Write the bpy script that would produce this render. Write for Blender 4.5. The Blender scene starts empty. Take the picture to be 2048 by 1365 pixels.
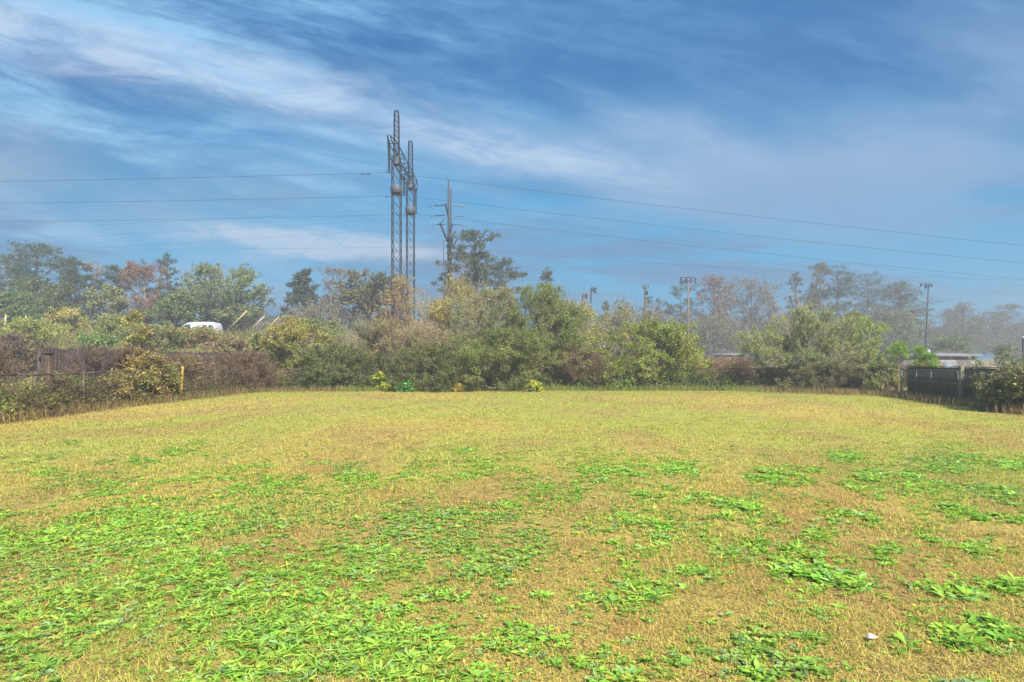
import bpy, math
import numpy as np
from mathutils import Vector
S = bpy.context.scene
R = math.radians
COL = S.collection

# ------------------------------------------------------------------ camera
F, CX, HZ, EYE = 1250.0, 1024.0, 725.0, 1.5
cd = bpy.data.cameras.new('camera'); cam = bpy.data.objects.new('camera', cd); COL.objects.link(cam)
cam.location = (0, 0, EYE); cam.rotation_euler = (R(90), 0, 0)
cd.sensor_width = 36; cd.lens = 36*F/2048; cd.shift_y = (HZ-682.5)/2048
cd.clip_start = .1; cd.clip_end = 6000
S.camera = cam
def P(px, py, Y): return ((px-CX)/F*Y, Y, EYE+(HZ-py)/F*Y)

# ------------------------------------------------------------------ light
S.view_settings.view_transform = 'Standard'; S.view_settings.look = 'None'
S.view_settings.gamma = 1; S.view_settings.exposure = 1.35
SUN_DIR = Vector((.42, -.70, .72)).normalized()          # towards the sun
el = math.asin(SUN_DIR.z); az = math.atan2(SUN_DIR.x, SUN_DIR.y)
sl = bpy.data.lights.new('sun', 'SUN'); sl.energy = 4.2; sl.angle = R(1.2); sl.color = (1, .94, .84)
so = bpy.data.objects.new('sun', sl); COL.objects.link(so)
so.rotation_euler = SUN_DIR.to_track_quat('Z', 'Y').to_euler()

W = bpy.data.worlds.new('World'); S.world = W; W.use_nodes = True
nt = W.node_tree; nt.nodes.clear()
def N(t, **k):
    n = nt.nodes.new(t)
    for a, b in k.items(): setattr(n, a, b)
    return n
def L(a, b): nt.links.new(a, b)
def M(op, a, b=None, c=None, clamp=False):
    n = N('ShaderNodeMath', operation=op); n.use_clamp = clamp
    for i, v in enumerate((a, b, c)):
        if v is None: continue
        if isinstance(v, (int, float)): n.inputs[i].default_value = v
        else: L(v, n.inputs[i])
    return n.outputs[0]
def SS(v, lo, hi):
    n = N('ShaderNodeMapRange', interpolation_type='SMOOTHSTEP')
    L(v, n.inputs[0]); n.inputs[1].default_value = lo; n.inputs[2].default_value = hi
    return n.outputs[0]
def MIX(f, a, b):
    n = N('ShaderNodeMix', data_type='RGBA')
    if isinstance(f, (int, float)): n.inputs[0].default_value = f
    else: L(f, n.inputs[0])
    for i, v in ((6, a), (7, b)):
        if isinstance(v, tuple): n.inputs[i].default_value = v+(1,)
        else: L(v, n.inputs[i])
    return n.outputs[2]
sky = N('ShaderNodeTexSky', sky_type='NISHITA'); sky.sun_disc = False
sky.sun_elevation = el; sky.sun_rotation = az; sky.air_density = 1; sky.dust_density = .3; sky.ozone_density = 2
STR = .113
hs = N('ShaderNodeHueSaturation'); L(sky.outputs[0], hs.inputs['Color'])
hs.inputs['Saturation'].default_value = 1.25; hs.inputs['Value'].default_value = 1.0
tc = N('ShaderNodeTexCoord'); sx = N('ShaderNodeSeparateXYZ'); L(tc.outputs['Generated'], sx.inputs[0])
ay = M('MAXIMUM', M('ABSOLUTE', sx.outputs[1]), .25)
u = M('DIVIDE', sx.outputs[0], ay); v = M('DIVIDE', sx.outputs[2], ay)
def noise(su, sv, off, detail=6, rough=.55, dist=0., scale=1., shear=0.):
    c = N('ShaderNodeCombineXYZ'); L(M('MULTIPLY', u, su), c.inputs[0])
    L(M('MULTIPLY', M('ADD', v, M('MULTIPLY', u, shear)), sv), c.inputs[1]); c.inputs[2].default_value = off
    n = N('ShaderNodeTexNoise'); L(c.outputs[0], n.inputs['Vector'])
    n.inputs['Scale'].default_value = scale; n.inputs['Detail'].default_value = detail
    n.inputs['Roughness'].default_value = rough; n.inputs['Distortion'].default_value = dist
    return n.outputs[0]
def gauss(u0, v0, ru, rv):
    a = M('POWER', M('DIVIDE', M('SUBTRACT', u, u0), ru), 2); b = M('POWER', M('DIVIDE', M('SUBTRACT', v, v0), rv), 2)
    return M('EXPONENT', M('MULTIPLY', M('ADD', a, b), -1))
warp = M('SUBTRACT', noise(3, 5, 1.3, 5), .5)
wisp = noise(2.4, 9, 7.1, 12, .68, .35, shear=.19)
wisp2 = noise(5, 20, 3.7, 12, .68, .5, shear=.15)
fib = noise(4, 30, 12.9, 10, .66, .3, shear=.22)
def streak(v0, slope, u0, wl, ur0, ur1, f0, amp, wamp=.09):
    line = M('ADD', M('MULTIPLY', M('SUBTRACT', u, u0), slope), v0)
    d = M('ADD', M('SUBTRACT', v, line), M('MULTIPLY', warp, wamp))
    w = M('MAXIMUM', M('MULTIPLY_ADD', M('SUBTRACT', u, u0), wl[1], wl[0]), .012)
    g = M('EXPONENT', M('MULTIPLY', M('POWER', M('DIVIDE', d, w), 2), -1))
    g = M('MULTIPLY', g, M('MULTIPLY', SS(u, ur0, ur0+f0), M('SUBTRACT', 1, SS(u, ur1-f0, ur1))))
    return M('MULTIPLY', g, amp)
base = MIX(SS(v, .05, .52), (.05, 1.75, 3.25), (.0, .56, 1.62))          # graded blue laid over the sky texture
c0 = MIX(.975, hs.outputs[0], base)
# soft overall veil, heavier on the left
veil = M('MULTIPLY', SS(wisp, .34, .66), M('MULTIPLY', M('MULTIPLY_ADD', SS(u, .25, -.8), .72, .16), M('ADD', .75, SS(fib, .36, .64))))
c1 = MIX(veil, c0, (1.0, 2.15, 3.35))
# greyer low cloud
low = M('MULTIPLY', SS(noise(2.2, 16, 21.4, 8, .6, .5), .44, .60), M('SUBTRACT', 1, SS(v, .16, .42)))
c2 = MIX(M('MULTIPLY', low, .85), c1, (.42, 1.08, 2.05))
rc = M('ADD', gauss(.52, .33, .42, .085), M('ADD', M('MULTIPLY', gauss(.85, .47, .33, .1), .75), M('MULTIPLY', gauss(.35, .22, .5, .06), .5)))
rcm = M('MULTIPLY', rc, SS(M('ADD', noise(2.5, 6, 31, 7, .55), M('MULTIPLY', rc, .18)), .40, .72))
c3 = MIX(M('MULTIPLY', rcm, .9, clamp=True), c2, (.95, 1.62, 2.6))
lg = M('MULTIPLY', M('ADD', gauss(-.86, .33, .16, .06), M('MULTIPLY', gauss(-.55, .25, .3, .05), .55)), SS(noise(3, 6, 11, 6), .3, .6))
c4 = MIX(M('MULTIPLY', lg, .75, clamp=True), c3, (1.4, 1.85, 2.5))
# white cirrus
st = M('ADD', streak(.540, -.235, -.819, (.055, -.018), -3, .42, .35, .95), streak(.205, -.075, -.40, (.016, 0), -.62, -.12, .14, 1.3, .04))
st = M('ADD', st, streak(.174, .0, -.3, (.014, 0), -.5, .0, .16, 1.1, .03))
st = M('ADD', st, streak(.40, -.35, .15, (.035, 0), .02, .5, .2, .35, .1))
stm = M('MULTIPLY', st, M('ADD', .35, SS(wisp2, .35, .68)), clamp=True)
c5 = MIX(M('MULTIPLY', stm, .8), c4, (2.1, 2.65, 3.4))
bg = N('ShaderNodeBackground'); L(c5, bg.inputs[0]); bg.inputs[1].default_value = STR
wo = N('ShaderNodeOutputWorld'); L(bg.outputs[0], wo.inputs[0])

# ------------------------------------------------------------------ numeric noise and terrain
_t = np.random.default_rng(5).random((256, 256))
def vnoise(x, y):
    xi = np.floor(x).astype(int); yi = np.floor(y).astype(int); fx = x-xi; fy = y-yi
    fx = fx*fx*(3-2*fx); fy = fy*fy*(3-2*fy)
    a = _t[xi & 255, yi & 255]; b = _t[(xi+1) & 255, yi & 255]; c = _t[xi & 255, (yi+1) & 255]; d = _t[(xi+1) & 255, (yi+1) & 255]
    return (a*(1-fx)+b*fx)*(1-fy)+(c*(1-fx)+d*fx)*fy
def fbm(x, y, o=4):
    s = 0; a = .5; t = 0
    for i in range(o):
        s = s+a*vnoise(x+17.3*i, y+9.1*i); t += a; a *= .5; x = x*2.03; y = y*2.03
    return s/t
def sst(x, a, b):
    t = np.clip((x-a)/(b-a), 0, 1); return t*t*(3-2*t)
def H(x, y):
    x = np.asarray(x, float); y = np.asarray(y, float)
    bank = 4.0*sst(y, 36, 64)*(1-sst(x, -6, 16))
    far = 2.2*sst(y, 98, 150)*sst(x, -6, 16)
    und = .10*(fbm(x*.09+40, y*.09+40, 3)-.5)*sst(y, 1, 6)
    rough = .5*(fbm(x*.16, y*.16, 3)-.5)*sst(y, 40, 55)*(1-sst(x, 8, 20))
    return bank+far+und+rough
def h1(x, y): return float(H(x, y))

# ------------------------------------------------------------------ materials
def newmat(name):
    m = bpy.data.materials.new(name); m.use_nodes = True; t = m.node_tree; t.nodes.clear(); return m, t
def leafmat(name, trans=.35, rough=.55, spec=.25, var=.18, sc=6.):
    m, t = newmat(name); n = t.nodes
    a = n.new('ShaderNodeAttribute'); a.attribute_name = 'col'
    nz = n.new('ShaderNodeTexNoise'); nz.inputs['Scale'].default_value = sc; nz.inputs['Detail'].default_value = 4
    g = n.new('ShaderNodeNewGeometry'); t.links.new(g.outputs['Position'], nz.inputs['Vector'])
    mr = n.new('ShaderNodeMapRange'); t.links.new(nz.outputs[0], mr.inputs[0])
    mr.inputs[1].default_value = .3; mr.inputs[2].default_value = .7; mr.inputs[3].default_value = 1-var; mr.inputs[4].default_value = 1+var
    vm = n.new('ShaderNodeVectorMath'); vm.operation = 'SCALE'; t.links.new(a.outputs['Color'], vm.inputs[0]); t.links.new(mr.outputs[0], vm.inputs['Scale'])
    b = n.new('ShaderNodeBsdfPrincipled'); t.links.new(vm.outputs[0], b.inputs['Base Color'])
    b.inputs['Roughness'].default_value = rough; b.inputs['Specular IOR Level'].default_value = spec
    o = n.new('ShaderNodeOutputMaterial')
    if trans > 0:
        tr = n.new('ShaderNodeBsdfTranslucent'); t.links.new(vm.outputs[0], tr.inputs[0])
        mx = n.new('ShaderNodeMixShader'); mx.inputs[0].default_value = trans
        t.links.new(b.outputs[0], mx.inputs[1]); t.links.new(tr.outputs[0], mx.inputs[2]); t.links.new(mx.outputs[0], o.inputs[0])
    else: t.links.new(b.outputs[0], o.inputs[0])
    return m
def surf(name, c1, c2=None, rough=.6, metal=0., sc=4., stretch=(1, 1, 1), bump=.0, lo=.35, hi=.65, spec=.4):
    m, t = newmat(name); n = t.nodes; c2 = c2 or tuple(x*.7 for x in c1)
    g = n.new('ShaderNodeNewGeometry'); mp = n.new('ShaderNodeMapping'); mp.inputs['Scale'].default_value = stretch
    t.links.new(g.outputs['Position'], mp.inputs[0])
    nz = n.new('ShaderNodeTexNoise'); nz.inputs['Scale'].default_value = sc; nz.inputs['Detail'].default_value = 6
    t.links.new(mp.outputs[0], nz.inputs['Vector'])
    cr = n.new('ShaderNodeValToRGB'); cr.color_ramp.elements[0].position = lo; cr.color_ramp.elements[1].position = hi
    cr.color_ramp.elements[0].color = tuple(c2)+(1,); cr.color_ramp.elements[1].color = tuple(c1)+(1,)
    t.links.new(nz.outputs[0], cr.inputs[0])
    b = n.new('ShaderNodeBsdfPrincipled'); t.links.new(cr.outputs[0], b.inputs['Base Color'])
    b.inputs['Roughness'].default_value = rough; b.inputs['Metallic'].default_value = metal; b.inputs['Specular IOR Level'].default_value = spec
    if bump:
        bp = n.new('ShaderNodeBump'); bp.inputs['Strength'].default_value = bump; bp.inputs['Distance'].default_value = .02
        t.links.new(nz.outputs[0], bp.inputs['Height']); t.links.new(bp.outputs[0], b.inputs['Normal'])
    o = n.new('ShaderNodeOutputMaterial'); t.links.new(b.outputs[0], o.inputs[0])
    return m
LEAF = leafmat('foliage', .32); BARK = leafmat('bark', 0, .85, .1, .3, 14.)
WEED = leafmat('weed_leaf', .40, .55, .2, .12, 20.); BLADE = leafmat('grass_blade', .30, .6, .2, .10, 9.)
RUST = surf('rusty_fence_pipe', (.16, .12, .10), (.07, .05, .045), .8, .1, 12)
GALV = surf('galvanised_steel', (.17, .165, .155), (.10, .095, .09), .6, .2, 9)
STEEL = surf('dark_lattice_steel', (.010, .014, .022), (.006, .009, .014), .7, .0, 2., spec=.2)
CAN = surf('grey_painted_guard', (.09, .11, .135), (.06, .075, .095), .7, 0, 1.5)
PORC = surf('brown_insulator_glaze', (.015, .016, .022), (.01, .01, .014), .4, 0, 3)
WIRE = surf('weathered_cable', (.035, .04, .05), (.02, .025, .03), .7, 0, 1)
POLEW = surf('weathered_pole_wood', (.055, .06, .065), (.025, .03, .035), .85, 0, 3, (3, 3, .3), .3)
POLER = surf('reddish_pole_wood', (.24, .15, .11), (.15, .10, .08), .85, 0, 3, (3, 3, .3), .3)
SLAT = surf('grey_weathered_boards', (.085, .065, .058), (.022, .016, .014), .9, 0, 5, (1, 6, .5), .5)
DARKW = surf('dark_stained_boards', (.17, .12, .09), (.06, .042, .032), .95, 0, 5, (6, 6, .6), .5, spec=.05)
GREENW = surf('greenish_post_wood', (.22, .22, .14), (.13, .12, .08), .85, 0, 6, (3, 3, .4), .4)
YEL = surf('yellow_paint', (.62, .42, .04), (.48, .30, .04), .55, 0, 6)
TAN = surf('pale_plastic_guard', (.55, .44, .22), (.45, .36, .2), .5, 0, 2)
WHITE = surf('white_paint', (.52, .56, .62), (.45, .49, .55), .45, 0, 1)
GLASS = surf('dark_glass', (.03, .035, .04), (.02, .025, .03), .08, 0, 1)
RUB = surf('tyre_rubber', (.02, .02, .02), (.015, .015, .015), .8)
ROOF = surf('pale_roof_sheet', (.20, .19, .215), (.14, .135, .15), .6, 0, 2, (1, 6, 1))
WALLM = surf('stained_block_wall', (.26, .22, .20), (.10, .085, .08), .9, 0, 1.2, (1, 1, 1), .3, .4, .6)
BLUE = surf('pale_blue_sheet', (.17, .23, .27), (.11, .15, .18), .6, 0, 2)
PAVE = surf('pale_paving', (.50, .41, .38), (.36, .29, .27), .9, 0, .6)
ASPH = surf('road_surface', (.10, .10, .105), (.07, .07, .075), .9, 0, 1.2)
LAMP = surf('lamp_housing', (.02, .022, .025), (.012, .014, .016), .6, 0, 4)
STONE = surf('pale_stone', (.66, .62, .56), (.48, .44, .38), .8, 0, 12, bump=.5)
PAPER = surf('dry_pale_leaf', (.74, .68, .62), (.62, .52, .45), .7, 0, 40)

# ground material: lawn in the yard, scrub and dry field outside it
def groundmat():
    m, t = newmat('ground'); n = t.nodes; l = t.links.new
    g = n.new('ShaderNodeNewGeometry'); a = n.new('ShaderNodeAttribute'); a.attribute_name = 'col'
    def nz(s, d=5, r=.6):
        x = n.new('ShaderNodeTexNoise'); x.inputs['Scale'].default_value = s; x.inputs['Detail'].default_value = d
        x.inputs['Roughness'].default_value = r; l(g.outputs['Position'], x.inputs['Vector']); return x.outputs[0]
    def ramp(f, lo, hi):
        x = n.new('ShaderNodeMapRange'); l(f, x.inputs[0]); x.inputs[1].default_value = lo; x.inputs[2].default_value = hi; return x.outputs[0]
    def mix(f, c, d, typ='MIX'):
        x = n.new('ShaderNodeMix'); x.data_type = 'RGBA'; x.blend_type = typ
        if isinstance(f, float): x.inputs[0].default_value = f
        else: l(f, x.inputs[0])
        for i, v_ in ((6, c), (7, d)):
            if isinstance(v_, tuple): x.inputs[i].default_value = v_+(1,)
            else: l(v_, x.inputs[i])
        return x.outputs[2]
    c = mix(ramp(nz(60, 6, .7), .38, .62), a.outputs['Color'], (.22, .165, .06))
    c = mix(ramp(nz(3.1, 5), .52, .72), c, (.19, .115, .05))
    c = mix(ramp(nz(7, 8, .75), .57, .66), c, (.10, .065, .05))
    b = n.new('ShaderNodeBsdfPrincipled'); l(c, b.inputs['Base Color']); b.inputs['Roughness'].default_value = .95
    b.inputs['Specular IOR Level'].default_value = .1
    bp = n.new('ShaderNodeBump'); bp.inputs['Strength'].default_value = .6; bp.inputs['Distance'].default_value = .02
    l(nz(45, 6, .7), bp.inputs['Height']); l(bp.outputs[0], b.inputs['Normal'])
    o = n.new('ShaderNodeOutputMaterial'); l(b.outputs[0], o.inputs[0]); return m
GROUND = groundmat()

# ------------------------------------------------------------------ helpers
def tag(o, label=None, cat=None, group=None, kind=None):
    if label: o['label'] = label
    if cat: o['category'] = cat
    if group: o['group'] = group
    if kind: o['kind'] = kind
    return o
def empty(name, loc, label, cat, group=None):
    o = bpy.data.objects.new(name, None); COL.objects.link(o); o.location = loc; o.empty_display_size = .3
    return tag(o, label, cat, group)
def mk(name, V, faces, mat, parent=None, col=None, smooth=False):
    """faces: list of integer arrays (n,k)"""
    V = np.ascontiguousarray(V, np.float32); me = bpy.data.meshes.new(name)
    me.vertices.add(len(V)); me.vertices.foreach_set('co', V.ravel())
    lp = np.concatenate([f.ravel() for f in faces]).astype(np.int32)
    ls = []; s = 0
    for f in faces:
        k = f.shape[1]; ls.append(s+np.arange(len(f))*k); s += f.size
    ls = np.concatenate(ls).astype(np.int32)
    me.loops.add(len(lp)); me.loops.foreach_set('vertex_index', lp)
    me.polygons.add(len(ls)); me.polygons.foreach_set('loop_start', ls)
    me.update(calc_edges=True)
    if col is not None:
        at = me.color_attributes.new('col', 'FLOAT_COLOR', 'POINT')
        c = np.ones((len(V), 4), np.float32); c[:, :3] = col; at.data.foreach_set('color', c.ravel())
    if smooth: me.polygons.foreach_set('use_smooth', np.ones(len(ls), bool))
    me.materials.append(mat)
    o = bpy.data.objects.new(name, me); COL.objects.link(o)
    if parent: o.parent = parent
    return o
def unit(a): return a/np.maximum(np.linalg.norm(a, axis=-1, keepdims=True), 1e-9)
def perp(d, rs):
    r = rs.normal(size=d.shape); return unit(np.cross(d, r))
def leaves(C, D, Nn, ln, wd):
    """diamond leaves: base C, direction D, side axis Nn"""
    ln = np.asarray(ln)[:, None]; wd = np.asarray(wd)[:, None]
    V = np.stack([C, C+D*ln*.45+Nn*wd*.5, C+D*ln, C+D*ln*.45-Nn*wd*.5], 1).reshape(-1, 3)
    return V, np.arange(len(C)*4).reshape(-1, 4)
def tubes(A, B, ra, rb, k, rs=None):
    d = unit(B-A); ref = np.where(np.abs(d[:, 2:3]) > .9, np.array([[1., 0, 0]]), np.array([[0, 0, 1.]]))
    s = unit(np.cross(d, ref)); t = np.cross(d, s); ra = np.asarray(ra)[:, None, None]; rb = np.asarray(rb)[:, None, None]
    an = np.arange(k)*2*math.pi/k; ring = s[:, None]*np.cos(an)[None, :, None]+t[:, None]*np.sin(an)[None, :, None]
    V = np.concatenate([A[:, None]+ring*ra, B[:, None]+ring*rb], 1).reshape(-1, 3); n = len(A)
    i = np.arange(k); j = (i+1) % k
    q = np.stack([i, j, j+k, i+k], 1)[None]+(np.arange(n)*2*k)[:, None, None]
    return V, q.reshape(-1, 4)
class MB:
    def __init__(s): s.V = []; s.F = {}; s.n = 0
    def add(s, V, Fs):
        s.V.append(np.asarray(V, float))
        for f in Fs: s.F.setdefault(f.shape[1], []).append(f+s.n)
        s.n += len(V); return s
    def box(s, c, sz, rz=0., ax=None):
        x, y, z = np.array(sz)/2.; V = np.array([[a*x, b*y, c_*z] for a in (-1, 1) for b in (-1, 1) for c_ in (-1, 1)], float)
        if ax is not None: V = V@np.array(ax)
        if rz: cr, sr = math.cos(rz), math.sin(rz); V = V@np.array([[cr, sr, 0], [-sr, cr, 0], [0, 0, 1]])
        q = np.array([[0, 1, 3, 2], [4, 6, 7, 5], [0, 4, 5, 1], [2, 3, 7, 6], [0, 2, 6, 4], [1, 5, 7, 3]])
        return s.add(V+np.array(c), [q])
    def tube(s, a, b, r, r2=None, k=6, cap=True):
        r2 = r if r2 is None else r2
        V, q = tubes(np.array([a], float), np.array([b], float), [r], [r2], k)
        fs = [q]
        if cap and k != 4: fs.append(np.array([list(range(k))[::-1], list(range(k, 2*k))]))
        elif cap: fs[0] = np.concatenate([q, [[3, 2, 1, 0], [4, 5, 6, 7]]])
        return s.add(V, fs)
    def path(s, pts, r, k=6):
        for a, b in zip(pts[:-1], pts[1:]): s.tube(a, b, r, k=k)
        return s
    def lathe(s, c, prof, k=10):
        an = np.arange(k)*2*math.pi/k
        V = np.array([[c[0]+r*math.cos(a), c[1]+r*math.sin(a), c[2]+z] for z, r in prof for a in an]); fs = []
        for i in range(len(prof)-1):
            for j in range(k): fs.append([i*k+j, i*k+(j+1) % k, (i+1)*k+(j+1) % k, (i+1)*k+j])
        return s.add(V, [np.array(fs)])
    def prism(s, poly, y0, y1):
        n = len(poly); V = np.array([[x, y0, z] for x, z in poly]+[[x, y1, z] for x, z in poly])
        i = np.arange(n); j = (i+1) % n
        return s.add(V, [np.stack([i, j, j+n, i+n], 1), np.array([list(range(n))[::-1], list(range(n, 2*n))])])
    def build(s, name, mat, parent=None, smooth=False, bevel=0):
        o = mk(name, np.concatenate(s.V), [np.concatenate(f) for f in s.F.values()], mat, parent, None, smooth)
        if bevel:
            b = o.modifiers.new('bevel', 'BEVEL'); b.width = bevel; b.segments = 2; b.limit_method = 'ANGLE'
        return o

# ------------------------------------------------------------------ ground
def lawncol(x, y):
    g = fbm(x*.33+3, y*.20+7, 4); g2 = fbm(x*1.1+50, y*.6, 3)
    a = np.array([.54, .445, .10]); b = np.array([.42, .46, .075]); c = np.array([.42, .26, .10])
    k = sst(g, .40, .58)[..., None]; col = a*(1-k)+b*k
    k2 = (sst(g2, .50, .68)*.62)[..., None]; col = col*(1-k2)+c*k2
    pp, qq = CX+F*x/np.maximum(y, .5), HZ+F*EYE/np.maximum(y, .5); bb = np.zeros_like(col[..., 0])
    for a_, b_, w_ in ((945, 1000, 55), (1020, 975, 60), (560, 1062, 90), (790, 1005, 60), (1090, 1095, 60), (660, 1195, 110), (930, 1060, 50), (300, 1215, 120), (1000, 1190, 70), (1470, 1180, 80), (1700, 1230, 90), (1930, 1150, 90), (260, 1100, 80), (1620, 1015, 90), (820, 1240, 90), (1250, 1260, 80)):
        bb = np.maximum(bb, np.exp(-(((pp-a_)/w_)**2+((qq-b_)/(w_*.35))**2)))
    bb = (bb*.95*(y > 2)*sst(fbm(x*3+8, y*3+2, 3), .3, .5))[..., None]; col = col*(1-bb)+np.array([.45, .21, .085])*bb
    e = np.exp(-(((y-31)/3.)**2))[..., None]*.5*sst(x, -4, 2)[..., None]
    return col*(1-e)+np.array([.30, .34, .06])*e
def build_ground():
    a = 5.5; n1, n2 = 240, 320
    xs = 2500*np.sinh(np.linspace(-1, 1, n1)*a)/math.sinh(a)
    ys = -60+3500*np.sinh(np.linspace(0, 1, n2)*6)/math.sinh(6)
    X, Y = np.meshgrid(xs, ys, indexing='ij'); Z = H(X, Y)
    V = np.stack([X, Y, Z], -1).reshape(-1, 3)
    i = np.arange((n1-1)*(n2-1)); r = i//(n2-1); c = i % (n2-1); b = r*n2+c
    q = np.stack([b, b+n2, b+n2+1, b+1], 1)
    col = lawncol(V[:, 0], V[:, 1])
    out = sst(V[:, 1], 33, 37)+sst(V[:, 0], 16.5, 18)*sst(V[:, 1], 6, 10)+sst(-V[:, 0], 13, 14.2); out = np.clip(out, 0, 1)[:, None]
    k = fbm(V[:, 0]*.05, V[:, 1]*.05)[:, None]
    lf = (1-sst(V[:, 0], 2, 18))[:, None]
    left = np.array([.17, .13, .07])*(1-k)+np.array([.13, .15, .06])*k
    right = np.array([.42, .34, .19])*(1-k)+np.array([.26, .25, .12])*k
    col = col*(1-out)+(left*lf+right*(1-lf))*out
    o = mk('ground', V, [q], GROUND, None, col, True); tag(o, kind='structure')
build_ground()
def sheet(name, x0, x1, y0, y1, mat, dz):
    xs = np.linspace(x0, x1, 40); ys = np.linspace(y0, y1, 40); X, Y = np.meshgrid(xs, ys, indexing='ij')
    V = np.stack([X, Y, H(X, Y)+dz], -1).reshape(-1, 3); i = np.arange(39*39); b = (i//39)*40+i % 39
    return tag(mk(name, V, [np.stack([b, b+40, b+41, b+1], 1)], mat, None), kind='structure')
sheet('parking_lot', 22, 75, 52, 90, PAVE, .03)
sheet('road', -150, -8, 79, 88, ASPH, .05)

# ------------------------------------------------------------------ lawn
def weedfield(x, y):
    px = CX+F*x/np.maximum(y, .5); py = HZ+F*EYE/np.maximum(y, .5)
    return px, py
PATCH = [(1385,1062,60),(1480,1100,80),(1560,1120,60),(1620,1158,110),(1690,1170,60),(1655,1232,55),(1500,1005,45),(1510,1025,40),(1745,955,45),(1850,970,75),
 (1960,980,70),(1640,1072,45),(1540,960,40),(1210,955,75),(1060,975,50),(1130,1000,50),(1250,1045,60),(1270,1105,70),(1400,1150,60),(1330,1065,60),(1890,930,80),
 (1990,1290,80),(1890,1270,90),(1800,1300,60),(1430,1252,35),(1520,1285,60),(1550,1340,60),(1710,1340,50),(1850,1065,40),(1900,1020,60),(1960,1100,50),(1780,1110,60),
 (900,1090,70),(820,1040,90),(860,1130,80),(1040,1120,90),(1150,1200,90),(960,1180,90),(1280,1175,60),(640,1010,90),(500,1060,120),(300,1050,120),(120,1110,150),(60,1180,140),
 (350,1150,150),(560,1130,120),(250,1240,180),(420,1230,160),(120,1260,150),(600,1240,150),(760,1230,100),(480,1320,160),(700,1310,130),(850,1270,100),(900,1330,120),(1050,1290,100),
 (1200,1330,100),(1330,1320,70),(20,1085,50),(145,885,16),(350,905,28),(280,925,30),(390,890,20),(90,945,25),(700,960,40),(560,985,40),(1360,945,50),(1690,915,40),(2020,930,40),(1300,1000,40),(1130,870,18),(930,905,22),(1710,1040,40),(2010,1180,50),(1950,1200,40)]
PX = [(CX, HZ, 0)]
def wdens(x, y):
    px, py = weedfield(x, y); d = np.zeros_like(x)
    for a, b, w in PATCH:
        d = np.maximum(d, np.exp(-(((px-a)/w)**2+((py-b)/(w*.38))**2)))
    left = sst(py, 985, 1100)*(1-sst(px+(1365-py)*-.9, 800, 1150))
    cut = sst(fbm(x*1.6+9, y*1.6+3, 4), .40, .52)
    fall = sst(py, 880, 960)
    sc = sst(fbm(x*2.2, y*1.5, 4), .54, .66)*.55*fall
    fg = sst(py, 1080, 1300)*.5*sst(fbm(x*2.4+1, y*2.4+77, 4), .42, .56)
    fine = sst(fbm(x*5.5+2, y*4.5+31, 3), .36, .60)
    return np.clip(d*.92*(.62+.38*cut)*(.45+.55*fine)+(left*.75*cut+sc+fg)*(.25+.85*fine), 0, 1)
def scatter(rs, n, y0, y1, m=1.15):
    y = np.sqrt(rs.uniform(y0*y0, y1*y1, n)); x = rs.uniform(-1, 1, n)*(y*.82*m+.4); return x, y
def build_grass():
    rs = np.random.default_rng(11); Vs = []; Qs = []; Cs = []; off = 0
    lay = 0
    for y0, y1, n, ln, wd in ((2.2, 5.2, 170000, .048, .0042), (5.2, 15, 170000, .055, .0065), (2.2, 5, 150000, .050, .0036), (5, 9, 170000, .055, .0055), (9, 17, 170000, .06, .010), (17, 36, 190000, .07, .018)):
        x, y = scatter(rs, n, y0, y1)
        bare = fbm(x*2.3+70, y*2.3+20, 4); lay += 1; th = lay <= 2; keep = (rs.random(n) > sst(y, 6.5, 15)*th) & (rs.random(n) > .45*wdens(x, y)*th) & (bare < (.80 if th else .60)+.08*rs.normal(size=n)) & (x > -13.6) & (x < 17.2)
        x = x[keep]; y = y[keep]; n = len(x)
        z = H(x, y)
        a = rs.uniform(0, 2*math.pi, n); tilt = rs.uniform(1.25, 1.6, n) if th else rs.uniform(.6, 1.5, n)
        d = np.stack([np.cos(a)*np.sin(tilt), np.sin(a)*np.sin(tilt), np.cos(tilt)], 1)
        C = np.stack([x, y, z+(rs.uniform(.001, .009, n) if th else -.004)], 1); s = unit(np.cross(d, np.array([[0, 0, 1.]]))+1e-6)
        l = ln*rs.uniform(.5, 1.35, n)*(.75+.5*fbm(x*.8, y*.8, 2)); 
        V, Q = leaves(C, d, s, l, np.full(n, wd))
        c = lawncol(x, y); r = rs.random(n); wf = wdens(x, y)
        c = np.where((r < .16)[:, None], np.array([.20, .30, .05]), c); c = np.where((r > .84)[:, None], np.array([.46, .33, .13]), c)
        c = np.where(((r > .80) & (r < .84))[:, None], np.array([.22, .13, .06]), c)
        c = np.where((rs.random(n) < wf*.45)[:, None], np.array([.28, .38, .06]), c); c = np.where((rs.random(n) < (.10 if y0 < 9 else .03))[:, None], np.array([.16, .09, .05]), c)
        if th: tp = np.array([[.60, .45, .16], [.46, .30, .12], [.66, .53, .20], [.28, .17, .09], [.50, .48, .11]]); c = np.where((rs.random(n) < .5)[:, None], tp[rs.integers(0, 5, n)], c)
        c = c*(1+rs.uniform(-.25, .2, (n, 1))*(.45 if y0 >= 9 else .8))*(1.08 if y0 >= 9 else 1.15)
        Vs.append(V); Qs.append(Q+off); Cs.append(np.repeat(c, 4, 0)); off += len(V)
    o = mk('lawn_grass', np.concatenate(Vs), [np.concatenate(Qs)], BLADE, None, np.concatenate(Cs))
    tag(o, 'short yellow green and tan mown lawn grass across the yard', 'grass', kind='stuff')
build_grass()
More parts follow.
